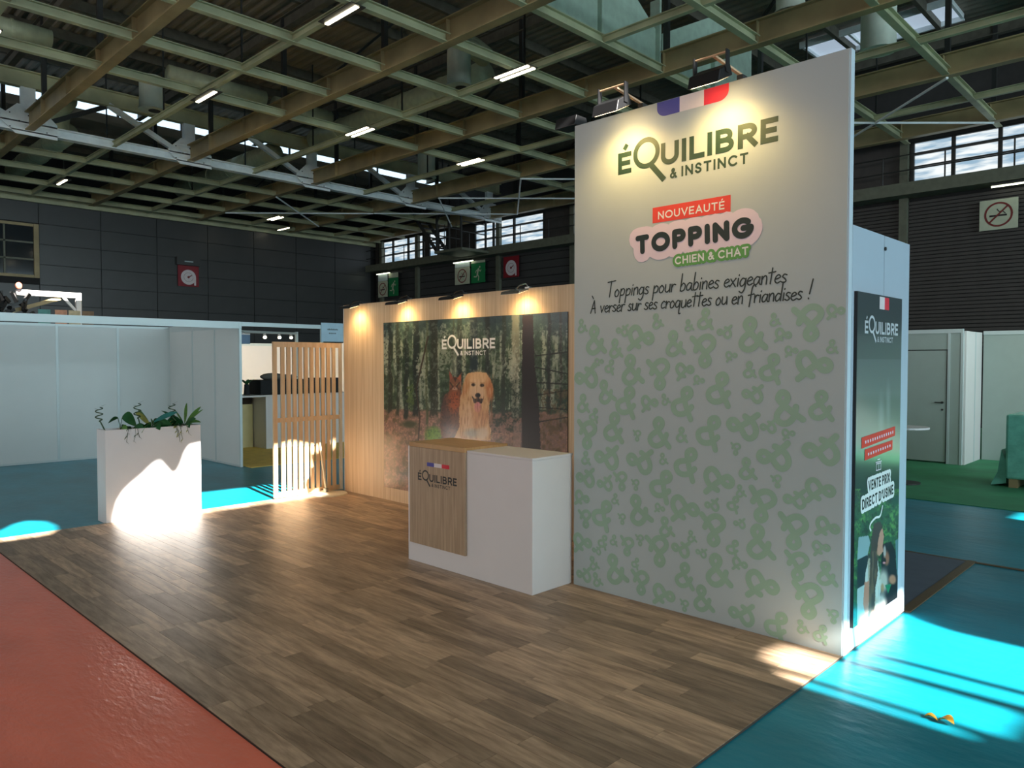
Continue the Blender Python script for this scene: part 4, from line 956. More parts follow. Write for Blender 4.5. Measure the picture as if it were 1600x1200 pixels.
def leaf(base, direction, length, width, droop, mt, parent, name='leaf', up=0.6, fold=0.15, roll=None):
    if roll is None: roll = random.Random(int(length * 1e4) + int(abs(base[0]) * 1e4)).uniform(0.5, 1.1) if parent.name.split('.')[0].endswith('leaf_plant') else 0.0
    if parent.name.split('.')[0].endswith('leaf_plant'): width *= 1.3
    d = Vector(direction); d.z = 0; d = d.normalized() if d.length > 0 else Vector((1, 0, 0)); side = Vector((-d.y, d.x, 0)) * math.cos(roll) + Vector((0, 0, 1)) * math.sin(roll); n = 7; vs_ = []
    for i in range(n + 1):
        t = i / n; wd = width * (math.sin(PI * min(1, t * 0.93 + 0.05)) ** 0.8) / 2
        c = Vector(base) + d * (length * t * (1 - 0.12 * droop)) + Vector((0, 0, length * (up * t - droop * t * t)))
        vs_ += [c + side * wd + Vector((0, 0, fold * wd)), c - Vector((0, 0, 0)), c - side * wd + Vector((0, 0, fold * wd))]
    fs = []
    for i in range(n):
        a = 3 * i; fs += [(a, a + 1, a + 4, a + 3), (a + 1, a + 2, a + 5, a + 4)]
    m_ = MB(); m_.add(vs_, fs); m_.add([v_ - Vector((0, 0, 0.0015)) for v_ in vs_], [f[::-1] for f in fs])
    me = bpy.data.meshes.new(name); o0 = wloc(parent); me.from_pydata([tuple(Vector(p) - o0) for p in m_.v], [], m_.f); me.materials.append(mt); me.polygons.foreach_set('use_smooth', [True] * len(me.polygons))
    o = bpy.data.objects.new(name, me); C.objects.link(o); o.parent = parent; return o
def curly(x, h_, lean, lab, turns=2.5, r_=0.035):
    y = 8.56; t_ = thing('curly_bamboo', (x, y, SZ), lab, 'plant', 'curly bamboo stems in the planter')
    pts = [(x, y, SZ)]; hs = h_ * 0.45
    for i in range(1, 6): pts.append((x - lean * i / 5, y, SZ + hs * i / 5))
    n = 36; xc = x - lean
    for i in range(n + 1):
        a = 2 * PI * turns * i / n; rr = r_ * min(1, i / 6)
        pts.append((xc - 0.01 + rr * math.sin(a), y + rr * math.cos(a) * 0.8, SZ + hs + (h_ - hs) * i / n))
    MB().tube(pts, 0.007, 7, 0.005).build('stalk', M['stem'], t_, smooth=True)
    leaf(pts[-1], (0.6, -0.3, 0), 0.06, 0.014, 0.2, M['leaf'], t_, up=0.7); leaf(pts[-8], (-0.8, -0.3, 0), 0.05, 0.012, 0.2, M['leaf'], t_, up=0.5)
    return t_
curly(2.63, 0.275, 0.055, 'curly bamboo stem at the left end of the white planter')
curly(2.985, 0.30, 0.03, 'curly bamboo stem in the middle of the white planter')
curly(3.42, 0.28, 0.10, 'curly bamboo stem at the right end of the white planter')
def clump(name, x, y, lab, spec):
    t_ = thing(name, (x, y, SZ), lab, 'plant', 'foliage plants in the planter')
    for (ang, L_, W_, dr, up, mt, stem) in spec:
        a = math.radians(ang); dx, dy = math.cos(a), math.sin(a); b0 = Vector((x, y, SZ)); b1 = b0 + Vector((dx * 0.02, dy * 0.02, stem))
        MB().tube([b0, b0 + Vector((dx * 0.005, dy * 0.005, stem * 0.5)), b1], 0.0035, 6).build('stem', M['stem'], t_)
        leaf(b1, (dx, dy, 0), L_, W_, dr, M[mt], t_, up=up)
    return t_
clump('broad_leaf_plant', 2.77, 8.56, 'plant with one broad dark leaf on a pale stalk, left in the planter', [(-30, 0.15, 0.13, 0.75, 0.15, 'leaf', 0.155), (170, 0.10, 0.06, 0.5, 0.0, 'leaf', 0.15), (-60, 0.08, 0.05, 0.7, 0.2, 'leaf2', 0.05), (20, 0.09, 0.05, 0.6, 0.1, 'leaf', 0.06)])
clump('low_leaf_plant', 2.90, 8.57, 'low dark arching plant between the broad leaf and the middle bamboo', [(-50, 0.14, 0.045, 0.9, 0.5, 'leaf', 0.04), (-20, 0.16, 0.04, 0.9, 0.5, 'leaf', 0.05), (200, 0.12, 0.05, 0.9, 0.5, 'leaf', 0.03), (160, 0.10, 0.04, 0.8, 0.4, 'leaf2', 0.03)])
clump('striped_leaf_plant', 3.10, 8.57, 'bushy plant with yellow-green upright leaf and blue-green leaf, centre of planter', [(150, 0.15, 0.085, 0.1, 1.0, 'leafy', 0.06), (120, 0.16, 0.09, 0.1, 1.05, 'leaf2', 0.055), (-15, 0.24, 0.05, 0.15, 0.55, 'leaf3', 0.09), (0, 0.20, 0.09, 0.5, 0.6, 'leaf', 0.03), (-40, 0.20, 0.08, 0.6, 0.6, 'leaf', 0.05), (30, 0.19, 0.08, 0.6, 0.5, 'leaf', 0.06), (200, 0.16, 0.06, 0.9, 0.7, 'leaf', 0.03), (-80, 0.15, 0.07, 0.8, 0.6, 'leaf', 0.04), (220, 0.20, 0.06, 0.9, 0.6, 'leaf2', 0.05), (60, 0.15, 0.07, 0.5, 0.5, 'leaf2', 0.06)])
clump('small_sprig_plant', 3.26, 8.56, 'small pale green sprig between the centre and right plants', [(a * 60 + 10, 0.055, 0.02, 0.3, 0.9, 'leafy', 0.03 + 0.008 * a) for a in range(6)])
clump('spiky_leaf_plant', 3.45, 8.57, 'spiky mid-green plant with narrow upright leaves at the right end', [(160, 0.19, 0.10, 0.55, 0.55, 'leaf', 0.05), (10, 0.19, 0.045, 0.05, 1.0, 'leaf2', 0.05), (-20, 0.18, 0.04, 0.1, 0.9, 'leaf2', 0.06), (60, 0.20, 0.045, 0.05, 1.1, 'leaf2', 0.06), (-60, 0.14, 0.04, 0.4, 0.8, 'leaf', 0.05), (170, 0.22, 0.04, 0.2, 0.9, 'leaf', 0.05), (-10, 0.17, 0.04, 0.5, 0.6, 'leaf2', 0.04), (100, 0.17, 0.04, 0.1, 1.0, 'leaf2', 0.05), (-90, 0.14, 0.05, 0.7, 0.5, 'leaf', 0.04), (200, 0.15, 0.06, 0.7, 0.5, 'leaf', 0.06), (25, 0.15, 0.05, 0.6, 0.5, 'leaf', 0.03)])
def trailing(x, lab, seed, n, mt):
    r = random.Random(seed); t_ = thing('trailing_plant', (x, 8.47, SZ), lab, 'plant', 'trailing plants over the planter rim')
    for j in range(n):
        x1 = x + r.uniform(-0.08, 0.08); l = r.uniform(0.07, 0.20)
        pts = [(x1, 8.475, SZ), (x1, 8.462, pz + 0.012), (x1 + r.uniform(-.01, .01), 8.442, pz + 0.004), (x1 + r.uniform(-.02, .02), 8.441, pz - l * 0.5), (x1 + r.uniform(-.03, .03), 8.441, pz - l)]
        MB().tube(pts, 0.0018, 5).build('runner', M['stem'], t_)
        for q in (2, 3, 4):
            leaf(Vector(pts[q]) + Vector((0, -0.003, 0)), (r.choice((-1, 1)), -0.3, 0), 0.028, 0.014, 1.0, M[mt], t_, up=0.1)
trailing(2.86, 'thin grey-green trailing stems over the planter front, left', 4, 4, 'stem')
trailing(3.36, 'yellow-green trailing stems over the planter front, right', 9, 6, 'leafy')

# ------------------------------------------------------------------ left shell-scheme booth
lb = thing('exhibition_booth', (3.2, 13, 0), 'empty white panelled booth behind the planter at the left', 'booth')
bo = empty('back_partition', (3.2, 14.36, 0), lb)
X = 5.545; xs = [5.545, 4.622, 3.664, 2.70, 1.74, 0.78]
for i in range(5):
    MB().box(xs[i + 1] + 0.018, 14.345, 0.03, xs[i] - 0.018, 14.365, 2.31).build('panel', M['white2'], bo)
for x in xs: MB().box(x - 0.02, 14.335, 0, x + 0.02, 14.375, 2.34).build('post', M['alu'], bo)
for i in range(5):
    MB().box(xs[i + 1] + 0.02, 14.338, 2.30, xs[i] - 0.02, 14.372, 2.34).build('rail', M['alu'], bo); MB().box(xs[i + 1] + 0.02, 14.338, 0.0, xs[i] - 0.02, 14.372, 0.035).build('rail', M['alu'], bo)
bs = empty('side_partition', (5.52, 12.9, 0), lb)
ys = [11.477, 12.379, 13.284, 14.31]
for i in range(3):
    MB().box(5.507, ys[i] + 0.02, 0.03, 5.527, ys[i + 1] - 0.02, 2.24).build('panel', M['white2'], bs)
    MB().box(5.50, ys[i] + 0.02, 0.0, 5.535, ys[i + 1] - 0.02, 0.035).build('rail', M['alu'], bs)
    MB().box(5.50, ys[i] + 0.02, 2.24, 5.535, ys[i + 1] - 0.02, 2.34).build('rail', M['alu'], bs)
for i, y in enumerate(ys[:3]): MB().box(5.497, y - 0.02, 0, 5.537, y + 0.02, 2.34 if i else 2.225).build('post', M['alu'], bs)
ra = empty('fascia', (3.5, 11.477, 2.225), lb)
MB().box(-0.6, 11.455, 2.228, 5.49, 11.50, 2.336).build('rail', M['alu'], ra); MB().box(5.54, 11.455, 2.270, 7.0, 11.50, 2.336).build('rail', M['alu'], ra)
MB().box(-0.64, 11.455, 0, -0.60, 11.50, 2.336).build('post', M['alu'], ra); MB().box(6.985, 11.455, 0, 7.025, 11.50, 2.336).build('post', M['alu'], ra)
MB().box(5.492, 11.455, 2.228, 5.538, 11.50, 2.336).build('joint', M['alu'], ra)
sg = thing('stand_number_sign', (7.19, 11.44, 2.05), 'pale blue stand sign on the rail just left of the oak wall', 'sign')
MB().box(6.975, 11.435, 2.050, 7.415, 11.452, 2.378).build('board', M['sign_blue'], sg, bevel=0.002)
k = Ink()
for i in range(9): k.put(*ribbon([(7.105 + i * 0.024, 2.252), (7.105 + i * 0.024, 2.272 + 0.006 * (i % 2))], 0.014, 'butt'))
for i in range(5): k.put(*ribbon([(7.135 + i * 0.03, 2.186), (7.135 + i * 0.03, 2.206)], 0.016, 'butt'))
k.build('illegible_line', M['logo_brown'], sg, lambda a, b_: (a, 11.4335, b_))

# booth beyond with track lights, white counter and dark seating
sb = thing('far_booth_walls', (9.0, 20.0, 0), 'bright white walls of the booth beyond the slatted screen', 'partition wall')
for i in range(5):
    MB().box(6.6 + i * 1.0, 20.0, 0, 7.58 + i * 1.0, 20.03, 2.15).build('panel', M['white'], sb)
MB().box(6.6, 19.97, 2.15, 11.6, 20.05, 2.22).build('rail', M['alu'], sb)
MB().box(11.6, 13, 0, 11.63, 20.0, 2.22).build('side_panel', M['white'], sb)
area('booth_track_glow', (8.8, 17.6, 2.6), (0, 0.7, -1), 4, 0.6, 75, (1.0, 0.90, 0.72))
tk = thing('track_light_rail', (8, 15.5, 2.3), 'pale truss rail with small spotlights over the far booth', 'rail')
MB().bar((5.9, 13.2, 2.26), (9.6, 16.9, 2.40), 0.06, 0.05).build('rail', M['alu'], tk)
MB().box(9.57, 16.87, 0, 9.63, 16.93, 2.44).build('post', M['alu'], tk); MB().box(5.87, 13.17, 0, 5.93, 13.23, 2.3).build('post', M['alu'], tk)
for i, t in enumerate((0.10, 0.27, 0.52, 0.72, 0.9)):
    x, y, z = 5.9 + 3.7 * t, 13.2 + 3.7 * t, 2.26 + 0.14 * t
    l_ = thing('track_spotlight', (x, y - 0.05, z - 0.03), ('leftmost', 'second from left', 'middle', 'second from right', 'rightmost')[i] + ' small lit spotlight under the truss rail of the far booth', 'lamp', 'spotlights under the far booth rail')
    MB().cyl((x, y, z - 0.025), (x - 0.02, y - 0.05, z - 0.06), 0.008, n=8).build('arm', M['white'], l_)
    MB().cyl((x - 0.02, y - 0.05, z - 0.05), (x - 0.05, y - 0.12, z - 0.11), 0.03, 0.042, n=14).build('shade', M['white'], l_)
    MB().cyl((x - 0.0505, y - 0.121, z - 0.111), (x - 0.052, y - 0.124, z - 0.114), 0.036, n=14).build('lamp_glass', M['led'], l_)
wc = thing('far_white_counter', (8.0, 13.9, 0.005), 'white counter seen behind and left of the slatted screen', 'counter')
MB().box(7.0, 13.50, 0.005, 8.9, 14.2, 1.02).build('body', M['white'], wc, bevel=0.003)
MB().box(6.55, 14.0, 0.005, 6.98, 14.25, 0.86).build('side_cabinet', mat('cream_cabinet', rgb(206, 192, 140), 0.5), wc); MB().box(6.58, 13.985, 0.86, 6.96, 14.25, 1.0).build('wicker_tray', M['soil'], wc)
MB().box(6.5, 13.45, 1.02, 9.0, 14.3, 1.05).build('worktop', M['white'], wc)
cs = thing('black_crate', (7.5, 13.9, 1.05), 'large black crate on the far white counter', 'crate')
MB().box(6.95, 13.6, 1.05, 8.15, 14.1, 1.34).build('box', M['fabric'], cs, bevel=0.02)
bg_ = thing('grey_bag', (7.4, 13.8, 1.34), 'crumpled grey bag lying on the black crate', 'bag')
b_ = MB(); b_.ellipsoid((7.30, 13.8, 1.40), 0.26, 0.16, 0.075); b_.ellipsoid((7.62, 13.82, 1.39), 0.24, 0.14, 0.055); b_.build('bag_body', mat('grey_bag_cloth', rgb(110, 106, 100), 0.8, bump=0.6, bscale=12), bg_, smooth=True)
vp = thing('dark_vase_plant', (6.76, 13.8, 1.05), 'dark leafy plant in a vase at the left end of the far counter', 'plant')
MB().cyl((6.76, 13.8, 1.05), (6.76, 13.8, 1.26), 0.06, 0.045, n=14).build('vase', M['fabric'], vp)
for a in range(7): leaf((6.76, 13.8, 1.24), (math.cos(a * 0.9), math.sin(a * 0.9), 0), 0.16, 0.07, 0.4, M['leaf'], vp, up=1.1)
bc = thing('second_black_crate', (8.55, 13.9, 1.05), 'smaller black crate on the far white counter behind the screen slats', 'crate')
MB().box(8.25, 13.65, 1.05, 8.8, 14.1, 1.36).build('box', M['fabric'], bc, bevel=0.02)
hs_ = thing('hanging_sign', (6.35, 12.2, 1.95), 'small blue sign hanging left of the slatted screen top', 'sign')
MB().box(6.28, 12.99, 2.02, 6.44, 13.00, 2.19).build('board', mat('sign_slate_blue', rgb(112, 140, 172), 0.5), hs_); MB().box(6.28, 12.985, 2.19, 6.44, 13.005, 2.215).build('top_strip', M['white'], hs_); MB().cyl((6.36, 12.995, 2.215), (6.36, 13.3, 2.30), 0.004, n=5).build('hanger', M['dark'], hs_)
# white gantry, sunlit, with dark rigging on its left
ga = thing('white_gantry', (5.0, 20.0, 0), 'brightly sunlit white gantry arm rising above the left booth', 'gantry')
MB().bar((4.30, 20.0, 3.28), (5.58, 20.0, 3.28), 0.12, 0.13).build('arm', M['white'], ga, bevel=0.02)
MB().bar((5.58, 20.0, 3.345), (5.58, 20.0, 0.0), 0.12, 0.12).build('mast', M['white'], ga, bevel=0.02)
MB().bar((5.26, 20.0, 3.22), (5.55, 20.0, 2.88), 0.06, 0.06).build('brace', M['white'], ga)
MB().bar((4.1, 20.02, 2.80), (5.2, 20.02, 3.2), 0.03, 0.09).build('strut', M['girder'], ga)
MB().bar((4.0, 20.0, 3.30), (4.0, 20.0, 0), 0.10, 0.10).build('mast', M['dark'], ga)
rg = thing('dark_rigging', (4.2, 20.0, 2.6), 'tangle of black rigging gear with an orange cap left of the white gantry', 'rigging')
r = random.Random(2)
for i in range(16):
    x, z = r.uniform(3.55, 4.5), r.uniform(2.62, 3.15) ; MB().bar((x, 19.8, z), (x + r.uniform(-0.3, 0.3), 19.85, z + r.uniform(-0.2, 0.25)), 0.07, 0.07).build('black_bar', M['black'], rg)
MB().ellipsoid((3.75, 19.85, 3.0), 0.30, 0.12, 0.24).build('black_hood', M['fabric'], rg, smooth=True)
MB().ellipsoid((4.33, 19.85, 3.42), 0.07, 0.06, 0.08).build('orange_cap', M['red'], rg, smooth=True)
MB().bar((3.9, 19.8, 2.6), (3.9, 19.8, 0), 0.08, 0.08).build('stand', M['black'], rg)
for i, (x, c_, nm) in enumerate(((4.62, (90, 150, 146), 'teal'), (4.95, (208, 150, 120), 'peach and yellow'), (5.50, (120, 96, 72), 'brown'), (5.22, (196, 182, 150), 'cream'))):
    ps = thing('far_poster', (x, 19.0, 2.3), '%s poster strip just above the left booth partition' % nm, 'poster')
    MB().box(x - 0.12, 19.0, 2.2, x + 0.12, 19.02, 2.86).build('board', mat('poster_%d' % i, rgb(*c_), 0.6, var=0.2, scale=9), ps); MB().box(x - 0.02, 19.025, 0, x + 0.02, 19.06, 2.3).build('post', M['alu'], ps)

# ------------------------------------------------------------------ booths at the right
rbt = thing('exhibition_booth', (14, 2, 0.004), 'white booth with a closed door on the green carpet at the right', 'booth')
rb = empty('front_partition', (13.87, 3.9, 0.004), rbt)
MB().box(13.86, 4.15, 0.004, 13.90, 6.2, 2.17).build('panel', M['booth_grey'], rb); MB().box(13.86, 3.26, 0.004, 13.90, 3.44, 2.17).build('panel', M['booth_grey'], rb)
MB().box(13.86, 3.44, 1.90, 13.90, 4.15, 2.17).build('panel', M['booth_grey'], rb); MB().box(13.845, 3.24, 2.17, 13.915, 6.2, 2.235).build('rail', M['alu'], rb)
for y in (3.25, 3.44): MB().box(13.85, y - 0.018, 0.004, 13.91, y + 0.018, 2.17).build('post', M['alu'], rb)
dr = MB().box(13.868, 3.475, 0.03, 13.892, 4.15, 1.885).build('door', M['booth_grey'], rbt)
MB().box(13.862, 3.459, 0.01, 13.87, 3.474, 1.90).build('door_gap', M['dark'], rb)
MB().cyl((13.868, 3.53, 1.02), (13.84, 3.53, 1.02), 0.02, n=12).build('handle_rose', M['dark'], dr); MB().bar((13.842, 3.53, 1.02), (13.842, 3.64, 1.02), 0.012, 0.018).build('door_handle', M['dark'], dr); MB().cyl((13.868, 3.53, 0.90), (13.862, 3.53, 0.90), 0.018, n=10).build('lock', M['dark'], dr)
rw = empty('return_partition', (14.4, 3.22, 0.004), rbt)
MB().box(13.90, 3.20, 0.004, 14.48, 3.235, 2.20).build('panel', M['white'], rw); MB().box(14.50, 3.20, 0.004, 14.93, 3.235, 2.20).build('panel', M['white'], rw); MB().box(14.475, 3.195, 0.004, 14.505, 3.24, 2.20).build('post', M['alu'], rw)
rk = empty('back_partition', (14.95, 1.5, 0.004), rbt)
for y in (3.18, 2.20, 1.22, 0.24, -0.74, -1.72, -2.70, -3.68, -4.66, -5.64): MB().box(14.94, y - 0.96, 0.004, 14.96, y, 2.16).build('panel', M['booth_grey'], rk)
MB().box(14.92, -6.6, 2.16, 14.98, 3.18, 2.225).build('rail', M['alu'], rk)
area('right_booth_glow', (13.0, 1.6, 2.9), (0.6, 0.3, -1), 1.2, 2.0, 18, (0.9, 1.0, 0.85))
wp = thing('wrapped_pallet', (12.0, 1.9, 0.004), 'pallet stack in teal stretch wrap on the green carpet', 'pallet')
b_ = MB(); b_.box(11.82, 1.2, 0.12, 12.6, 2.24, 0.99); b_.build('wrapped_load', M['wrap'], wp, bevel=0.03)
MB().prism([(2.24, 0.35), (2.24, 0.05), (2.42, 0.01), (2.34, 0.2), (2.30, 0.5)], 0, 11.9, 12.4).build('loose_wrap', M['wrap'], wp)
for y in (1.25, 1.68, 2.10): MB().box(11.85, y, 0.004, 12.55, y + 0.10, 0.12).build('skid', M['girder'], wp)
tb = thing('side_table', (11.3, 3.2, 0.004), 'small high table on a single dark leg, beside the poster edge', 'table')
MB().cyl((11.25, 3.32, 0.77), (11.25, 3.32, 0.795), 0.30, n=28).build('table_top', M['white'], tb); MB().cyl((11.25, 3.32, 0.02), (11.25, 3.32, 0.77), 0.022, n=12).build('pole', M['dark'], tb); MB().cyl((11.25, 3.32, 0.004), (11.25, 3.32, 0.022), 0.20, n=24).build('base', M['dark'], tb)
lf = thing('dry_leaf', (3.91, 0.98, -0.004), 'curled yellow-brown dead leaf on the turquoise floor', 'leaf')
leaf((3.90, 1.045, 0.004), (0.15, -1, 0), 0.07, 0.035, 0.9, M['dryleaf'], lf, 'blade', up=0.6, fold=0.6); leaf((3.91, 0.985, 0.004), (-0.3, -1, 0), 0.075, 0.06, 0.6, M['dryleaf'], lf, 'blade', up=0.7, fold=0.5)

# ------------------------------------------------------------------ hall signs, fixtures
def nosmoke(name, y0, y1, z0, z1, x, lab, grp=None):
    t_ = thing(name, (x, (y0 + y1) / 2, z0), lab, 'sign', grp)
    MB().box(x - 0.02, y1, z0, x, y0, z1).build('board', M['sign_cream'], t_)
    cy, cz, r_ = (y0 + y1) / 2, (z0 + z1) / 2, min(y0 - y1, z1 - z0) * 0.38
    f3 = lambda a, b_: (x - 0.024, cy - a, cz + b_)
    k = Ink(); k.put(*ribbon(arc(0, 0, r_, r_, 0, 360, 32), r_ * 0.16)); k.build('ring', M['ring_red'], t_, f3)
    k = Ink(); k.put(*ribbon([(-r_ * 0.6, -r_ * 0.1), (r_ * 0.55, -r_ * 0.1)], r_ * 0.16)); k.put(*ribbon(smooth([(r_ * 0.5, r_ * 0.05), (r_ * 0.3, r_ * 0.25), (r_ * 0.05, r_ * 0.25), (-0.1 * r_, r_ * 0.45)]), r_ * 0.07)); k.build('cigarette_symbol', M['black'], t_, f3)
    k = Ink(); k.put(*ribbon([(-r_ * 0.68, -r_ * 0.68), (r_ * 0.68, r_ * 0.68)], r_ * 0.14)); k.build('slash', M['ring_red'], t_, lambda a, b_: (x - 0.026, cy - a, cz + b_))
    return t_
nosmoke('no_smoking_sign', 4.801, 3.978, 5.0, 5.75, 21.9, 'large no-smoking sign on the dark wall at the far right')
MB_ = MB
def tubelight(x, y0, y1, z, lab):
    t_ = thing('tube_light', (x, (y0 + y1) / 2, z), lab, 'lamp')
    MB().box(x - 0.06, y1, z + 0.02, x + 0.06, y0, z + 0.07).build('housing', M['dark'], t_); MB().cyl((x, y0, z), (x, y1, z), 0.022, n=10).build('tube', M['led_dim'], t_)
    MB().bar((x, (y0 + y1) / 2, z + 0.07), (x, (y0 + y1) / 2, z + 0.10), 0.02, 0.02).build('hanger', M['dark'], t_)
tubelight(21.62, 4.5, 3.0, 6.02, 'tube light above the no-smoking sign at the far right')
def pair(y, w_, w2, z0, z1, zt, lab, x=21.75):
    ns = nosmoke('no_smoking_sign', y, y - w_, z0, z1, x, 'no-smoking banner, left of the ' + lab)
    MB().box(x, y - w_, z1 - 0.08, 21.98, y, z1 - 0.03).build('wall_bracket', M['dark'], ns)
    e = thing('exit_sign', (x, y - w_ - 0.1 - w2 / 2, z0), 'green running-figure banner, right of the ' + lab, 'sign')
    ya = y - w_ - 0.10; yb = ya - w2
    MB().box(x - 0.02, yb, z0, x, ya, z1 + 0.1).build('board', M['sign_green'], e)
    cy, cz, s_ = (ya + yb) / 2, (z0 + z1) / 2 + 0.05, (z1 - z0)
    f3 = lambda a, b_: (x - 0.024, cy - a * s_, cz + b_ * s_)
    k = Ink(); k.put(*ribbon(smooth([(0.05, 0.22), (-0.02, 0.05), (-0.04, -0.08)]), 0.13, 'round')); k.put(*ribbon([(-0.04, -0.1), (-0.14, -0.22), (-0.32, -0.2)], 0.07, 'round')); k.put(*ribbon([(-0.02, -0.1), (0.08, -0.24), (0.04, -0.42)], 0.07, 'round')); k.put(*ribbon([(0.06, 0.2), (0.2, 0.08), (0.26, 0.16)], 0.05, 'round')); k.put(*ribbon([(0.02, 0.2), (-0.14, 0.14), (-0.2, 0.02)], 0.05, 'round')); k.put(*ribbon([(0.15, 0.33), (0.16, 0.34)], 0.11, 'round')); k.build('running_figure', M['sign_cream'], e, f3)
    MB().box(x, yb, zt - 0.05, 21.98, ya, zt).build('wall_bracket', M['dark'], e)
    for (a, b_, o_) in ((y, y - w_, 0), (ya, yb, 1)):
        h = thing('sign_header', (x, (a + b_) / 2, z1 + 0.1), 'blank header plate, %s of the %s' % ('right' if o_ else 'left', lab), 'plate'); MB().box(x - 0.015, b_, z1 + (0.11 if o_ else 0.01), x - 0.005, a, zt).build('plate', M['alu'] if not o_ else M['sign_cream'], h)
    tubelight(x - 0.10, y, y - w_ - 0.3, zt + 0.01, 'tube light over the ' + lab)
pair(24.7, 0.95, 0.85, 5.05, 5.78, 5.99, 'larger sign pair above the oak wall')
pair(30.4, 0.75, 0.75, 4.85, 5.62, 5.96, 'smaller sign pair over the oak wall end')
def reel(name, axis, a0, a1, z0, z1, pos, lab):
    t_ = thing(name, ((pos, (a0 + a1) / 2, z0) if axis == 0 else ((a0 + a1) / 2, pos, z0)), lab, 'sign')
    c_, cz, r_ = (a0 + a1) / 2, z0 + (z1 - z0) * 0.45, abs(a1 - a0) * 0.36
    if axis == 0: MB().box(pos - 0.02, a1, z0, pos, a0, z1).build('board', M['sign_red'], t_); f3 = lambda a, b_: (pos - 0.024, c_ - a, cz + b_); f4 = lambda a, b_: (pos - 0.028, c_ - a, cz + b_)
    else: MB().box(a0, pos - 0.02, z0, a1, pos, z1).build('board', M['sign_red'], t_); f3 = lambda a, b_: (c_ + a, pos - 0.024, cz + b_); f4 = lambda a, b_: (c_ + a, pos - 0.028, cz + b_)
    k = Ink(); pts = arc(0, 0, r_, r_, 0, 360, 28)[:-1]; k.put(pts, [tuple(range(len(pts)))]); rect(k, r_ * 0.75, r_ * 1.0, -r_ * 1.05, 0); k.build('reel_symbol', M['flag_white'], t_, f3)
    k = Ink(); pts = arc(0, 0, r_ * 0.16, r_ * 0.16, 0, 360, 14)[:-1]; k.put(pts, [tuple(range(len(pts)))]); k.put(*ribbon([(0, 0), (r_ * 0.4, r_ * 0.25)], r_ * 0.12)); k.put(*ribbon(arc(0, 0, r_ * 0.6, r_ * 0.6, 0, 360, 24), r_ * 0.03)); k.build('symbol_detail', M['ring_red'], t_, f4)
    return t_
reel('fire_hose_sign', 0, 21.84, 20.97, 5.15, 6.0, 21.9, 'dark red fire hose reel sign above the right part of the oak wall')
reel('fire_hose_sign', 1, 12.28, 13.13, 4.78, 5.62, 30.96, 'red fire hose reel sign on the dark panelled far wall')
hd = thing('sign_header', (12.7, 30.9, 5.62), 'dark header box with a pale line above the hose reel sign on the panelled wall', 'plate'); MB().box(12.20, 30.80, 5.63, 13.15, 30.96, 5.95).build('plate', M['panelwall'], hd); MB().box(12.5, 30.795, 5.76, 12.85, 30.80, 5.80).build('pale_line', M['alu'], hd)

leds = [(7.05, 10.48, 1, 'near the top of the picture, left of centre'), (10.86, 10.15, 2, 'double, upper centre, right of the white duct outlet'), (10.89, 15.6, 2, 'double, mid height left of the white duct outlet'), (14.76, 15.7, 2, 'double, just left of the tall panel'), (7.12, 15.9, 1, 'short, above the truss at the left'), (7.2, 26.9, 1, 'low, under the truss at the left'), (15.0, 27.6, 2, 'double, low near the far wall'), (16.45, 29.6, 1, 'lowest, close to the far wall corner'), (3.1, 15.7, 2, 'double, at the left edge of the picture'), (3.1, 16.7, 1, 'single, at the left edge under the double one')]
for (x, y, n_, lab) in leds:
    y += 0.38
    t_ = thing('ceiling_light', (x, y, GZ - 0.03), 'ceiling tube light, ' + lab, 'lamp', 'tube lights under the roof grid')
    xs_ = [x] if n_ == 1 else [x - 0.085, x + 0.085]
    MB().box(x - 0.14, y - 0.50, GZ - 0.018, x + 0.14, y + 0.50, GZ - 0.002 if abs(x - 16.45) > .1 else GZ).build('housing', M['dark'], t_)
    for xx in xs_: MB().box(xx - 0.035, y - 0.46, GZ - 0.035, xx + 0.035, y + 0.46, GZ - 0.018).build('tube', M['led'], t_)

# ducts
def duct_drop(x, y, zb, zt, r_, lab):
    t_ = thing('duct_outlet', (x, y, zb), lab, 'duct', 'round air outlets hanging from the roof')
    n = 24; b_ = MB(); b_.cyl((x, y, zb), (x, y, zt), r_, n=n, caps=False); b_.cyl((x, y, zb), (x, y, zt), r_ - 0.02, n=n, caps=False); b_.build('outlet_pipe', M['ductw'], t_, smooth=True)
    MB().cyl((x, y, zb - 0.0), (x, y, zb + 0.03), r_ + 0.03, n=n, caps=True).build('rim', M['ductw'], t_)
    MB().cyl((x + r_ * 0.25, y, zb - 0.012), (x + r_ * 0.25, y, zb - 0.002), r_ * 0.5, n=18).build('air_slot', M['dark'], t_)
duct_drop(11.44, 12.85, 7.95, 8.75, 0.27, 'white cylindrical air outlet hanging at the top centre')
duct_drop(7.15, 19.5, 7.95, 8.75, 0.28, 'pale cylindrical air outlet above the truss at the left')
duct_drop(16.4, 20.1, 8.0, 8.8, 0.30, 'pale cylindrical air outlet near the stairs, left of the tall panel')
duct_drop(16.05, 5.35, 7.95, 8.9, 0.33, 'greenish cylindrical air outlet right of the tall panel top')
duct_drop(13.3, 5.95, 8.0, 8.7, 0.25, 'pale box-like air outlet above the tall panel')
def duct(name_pts, r_, lab, zz=None):
    t_ = thing('air_duct', name_pts[0], lab, 'duct', 'round ducts under the roof')
    pts = [Vector(p) for p in name_pts]; MB().tube(pts, r_, 20).build('duct_pipe', M['duct'], t_, smooth=True)
    d = (pts[-1] - pts[0]); n = max(2, int(d.length / 1.4))
    for i in range(1, n):
        c_ = pts[0] + d * (i / n)
        if len(pts) == 2: MB().cyl(c_ - d.normalized() * 0.03, c_ + d.normalized() * 0.03, r_ + 0.018, n=20).build('duct_band', M['duct'], t_)
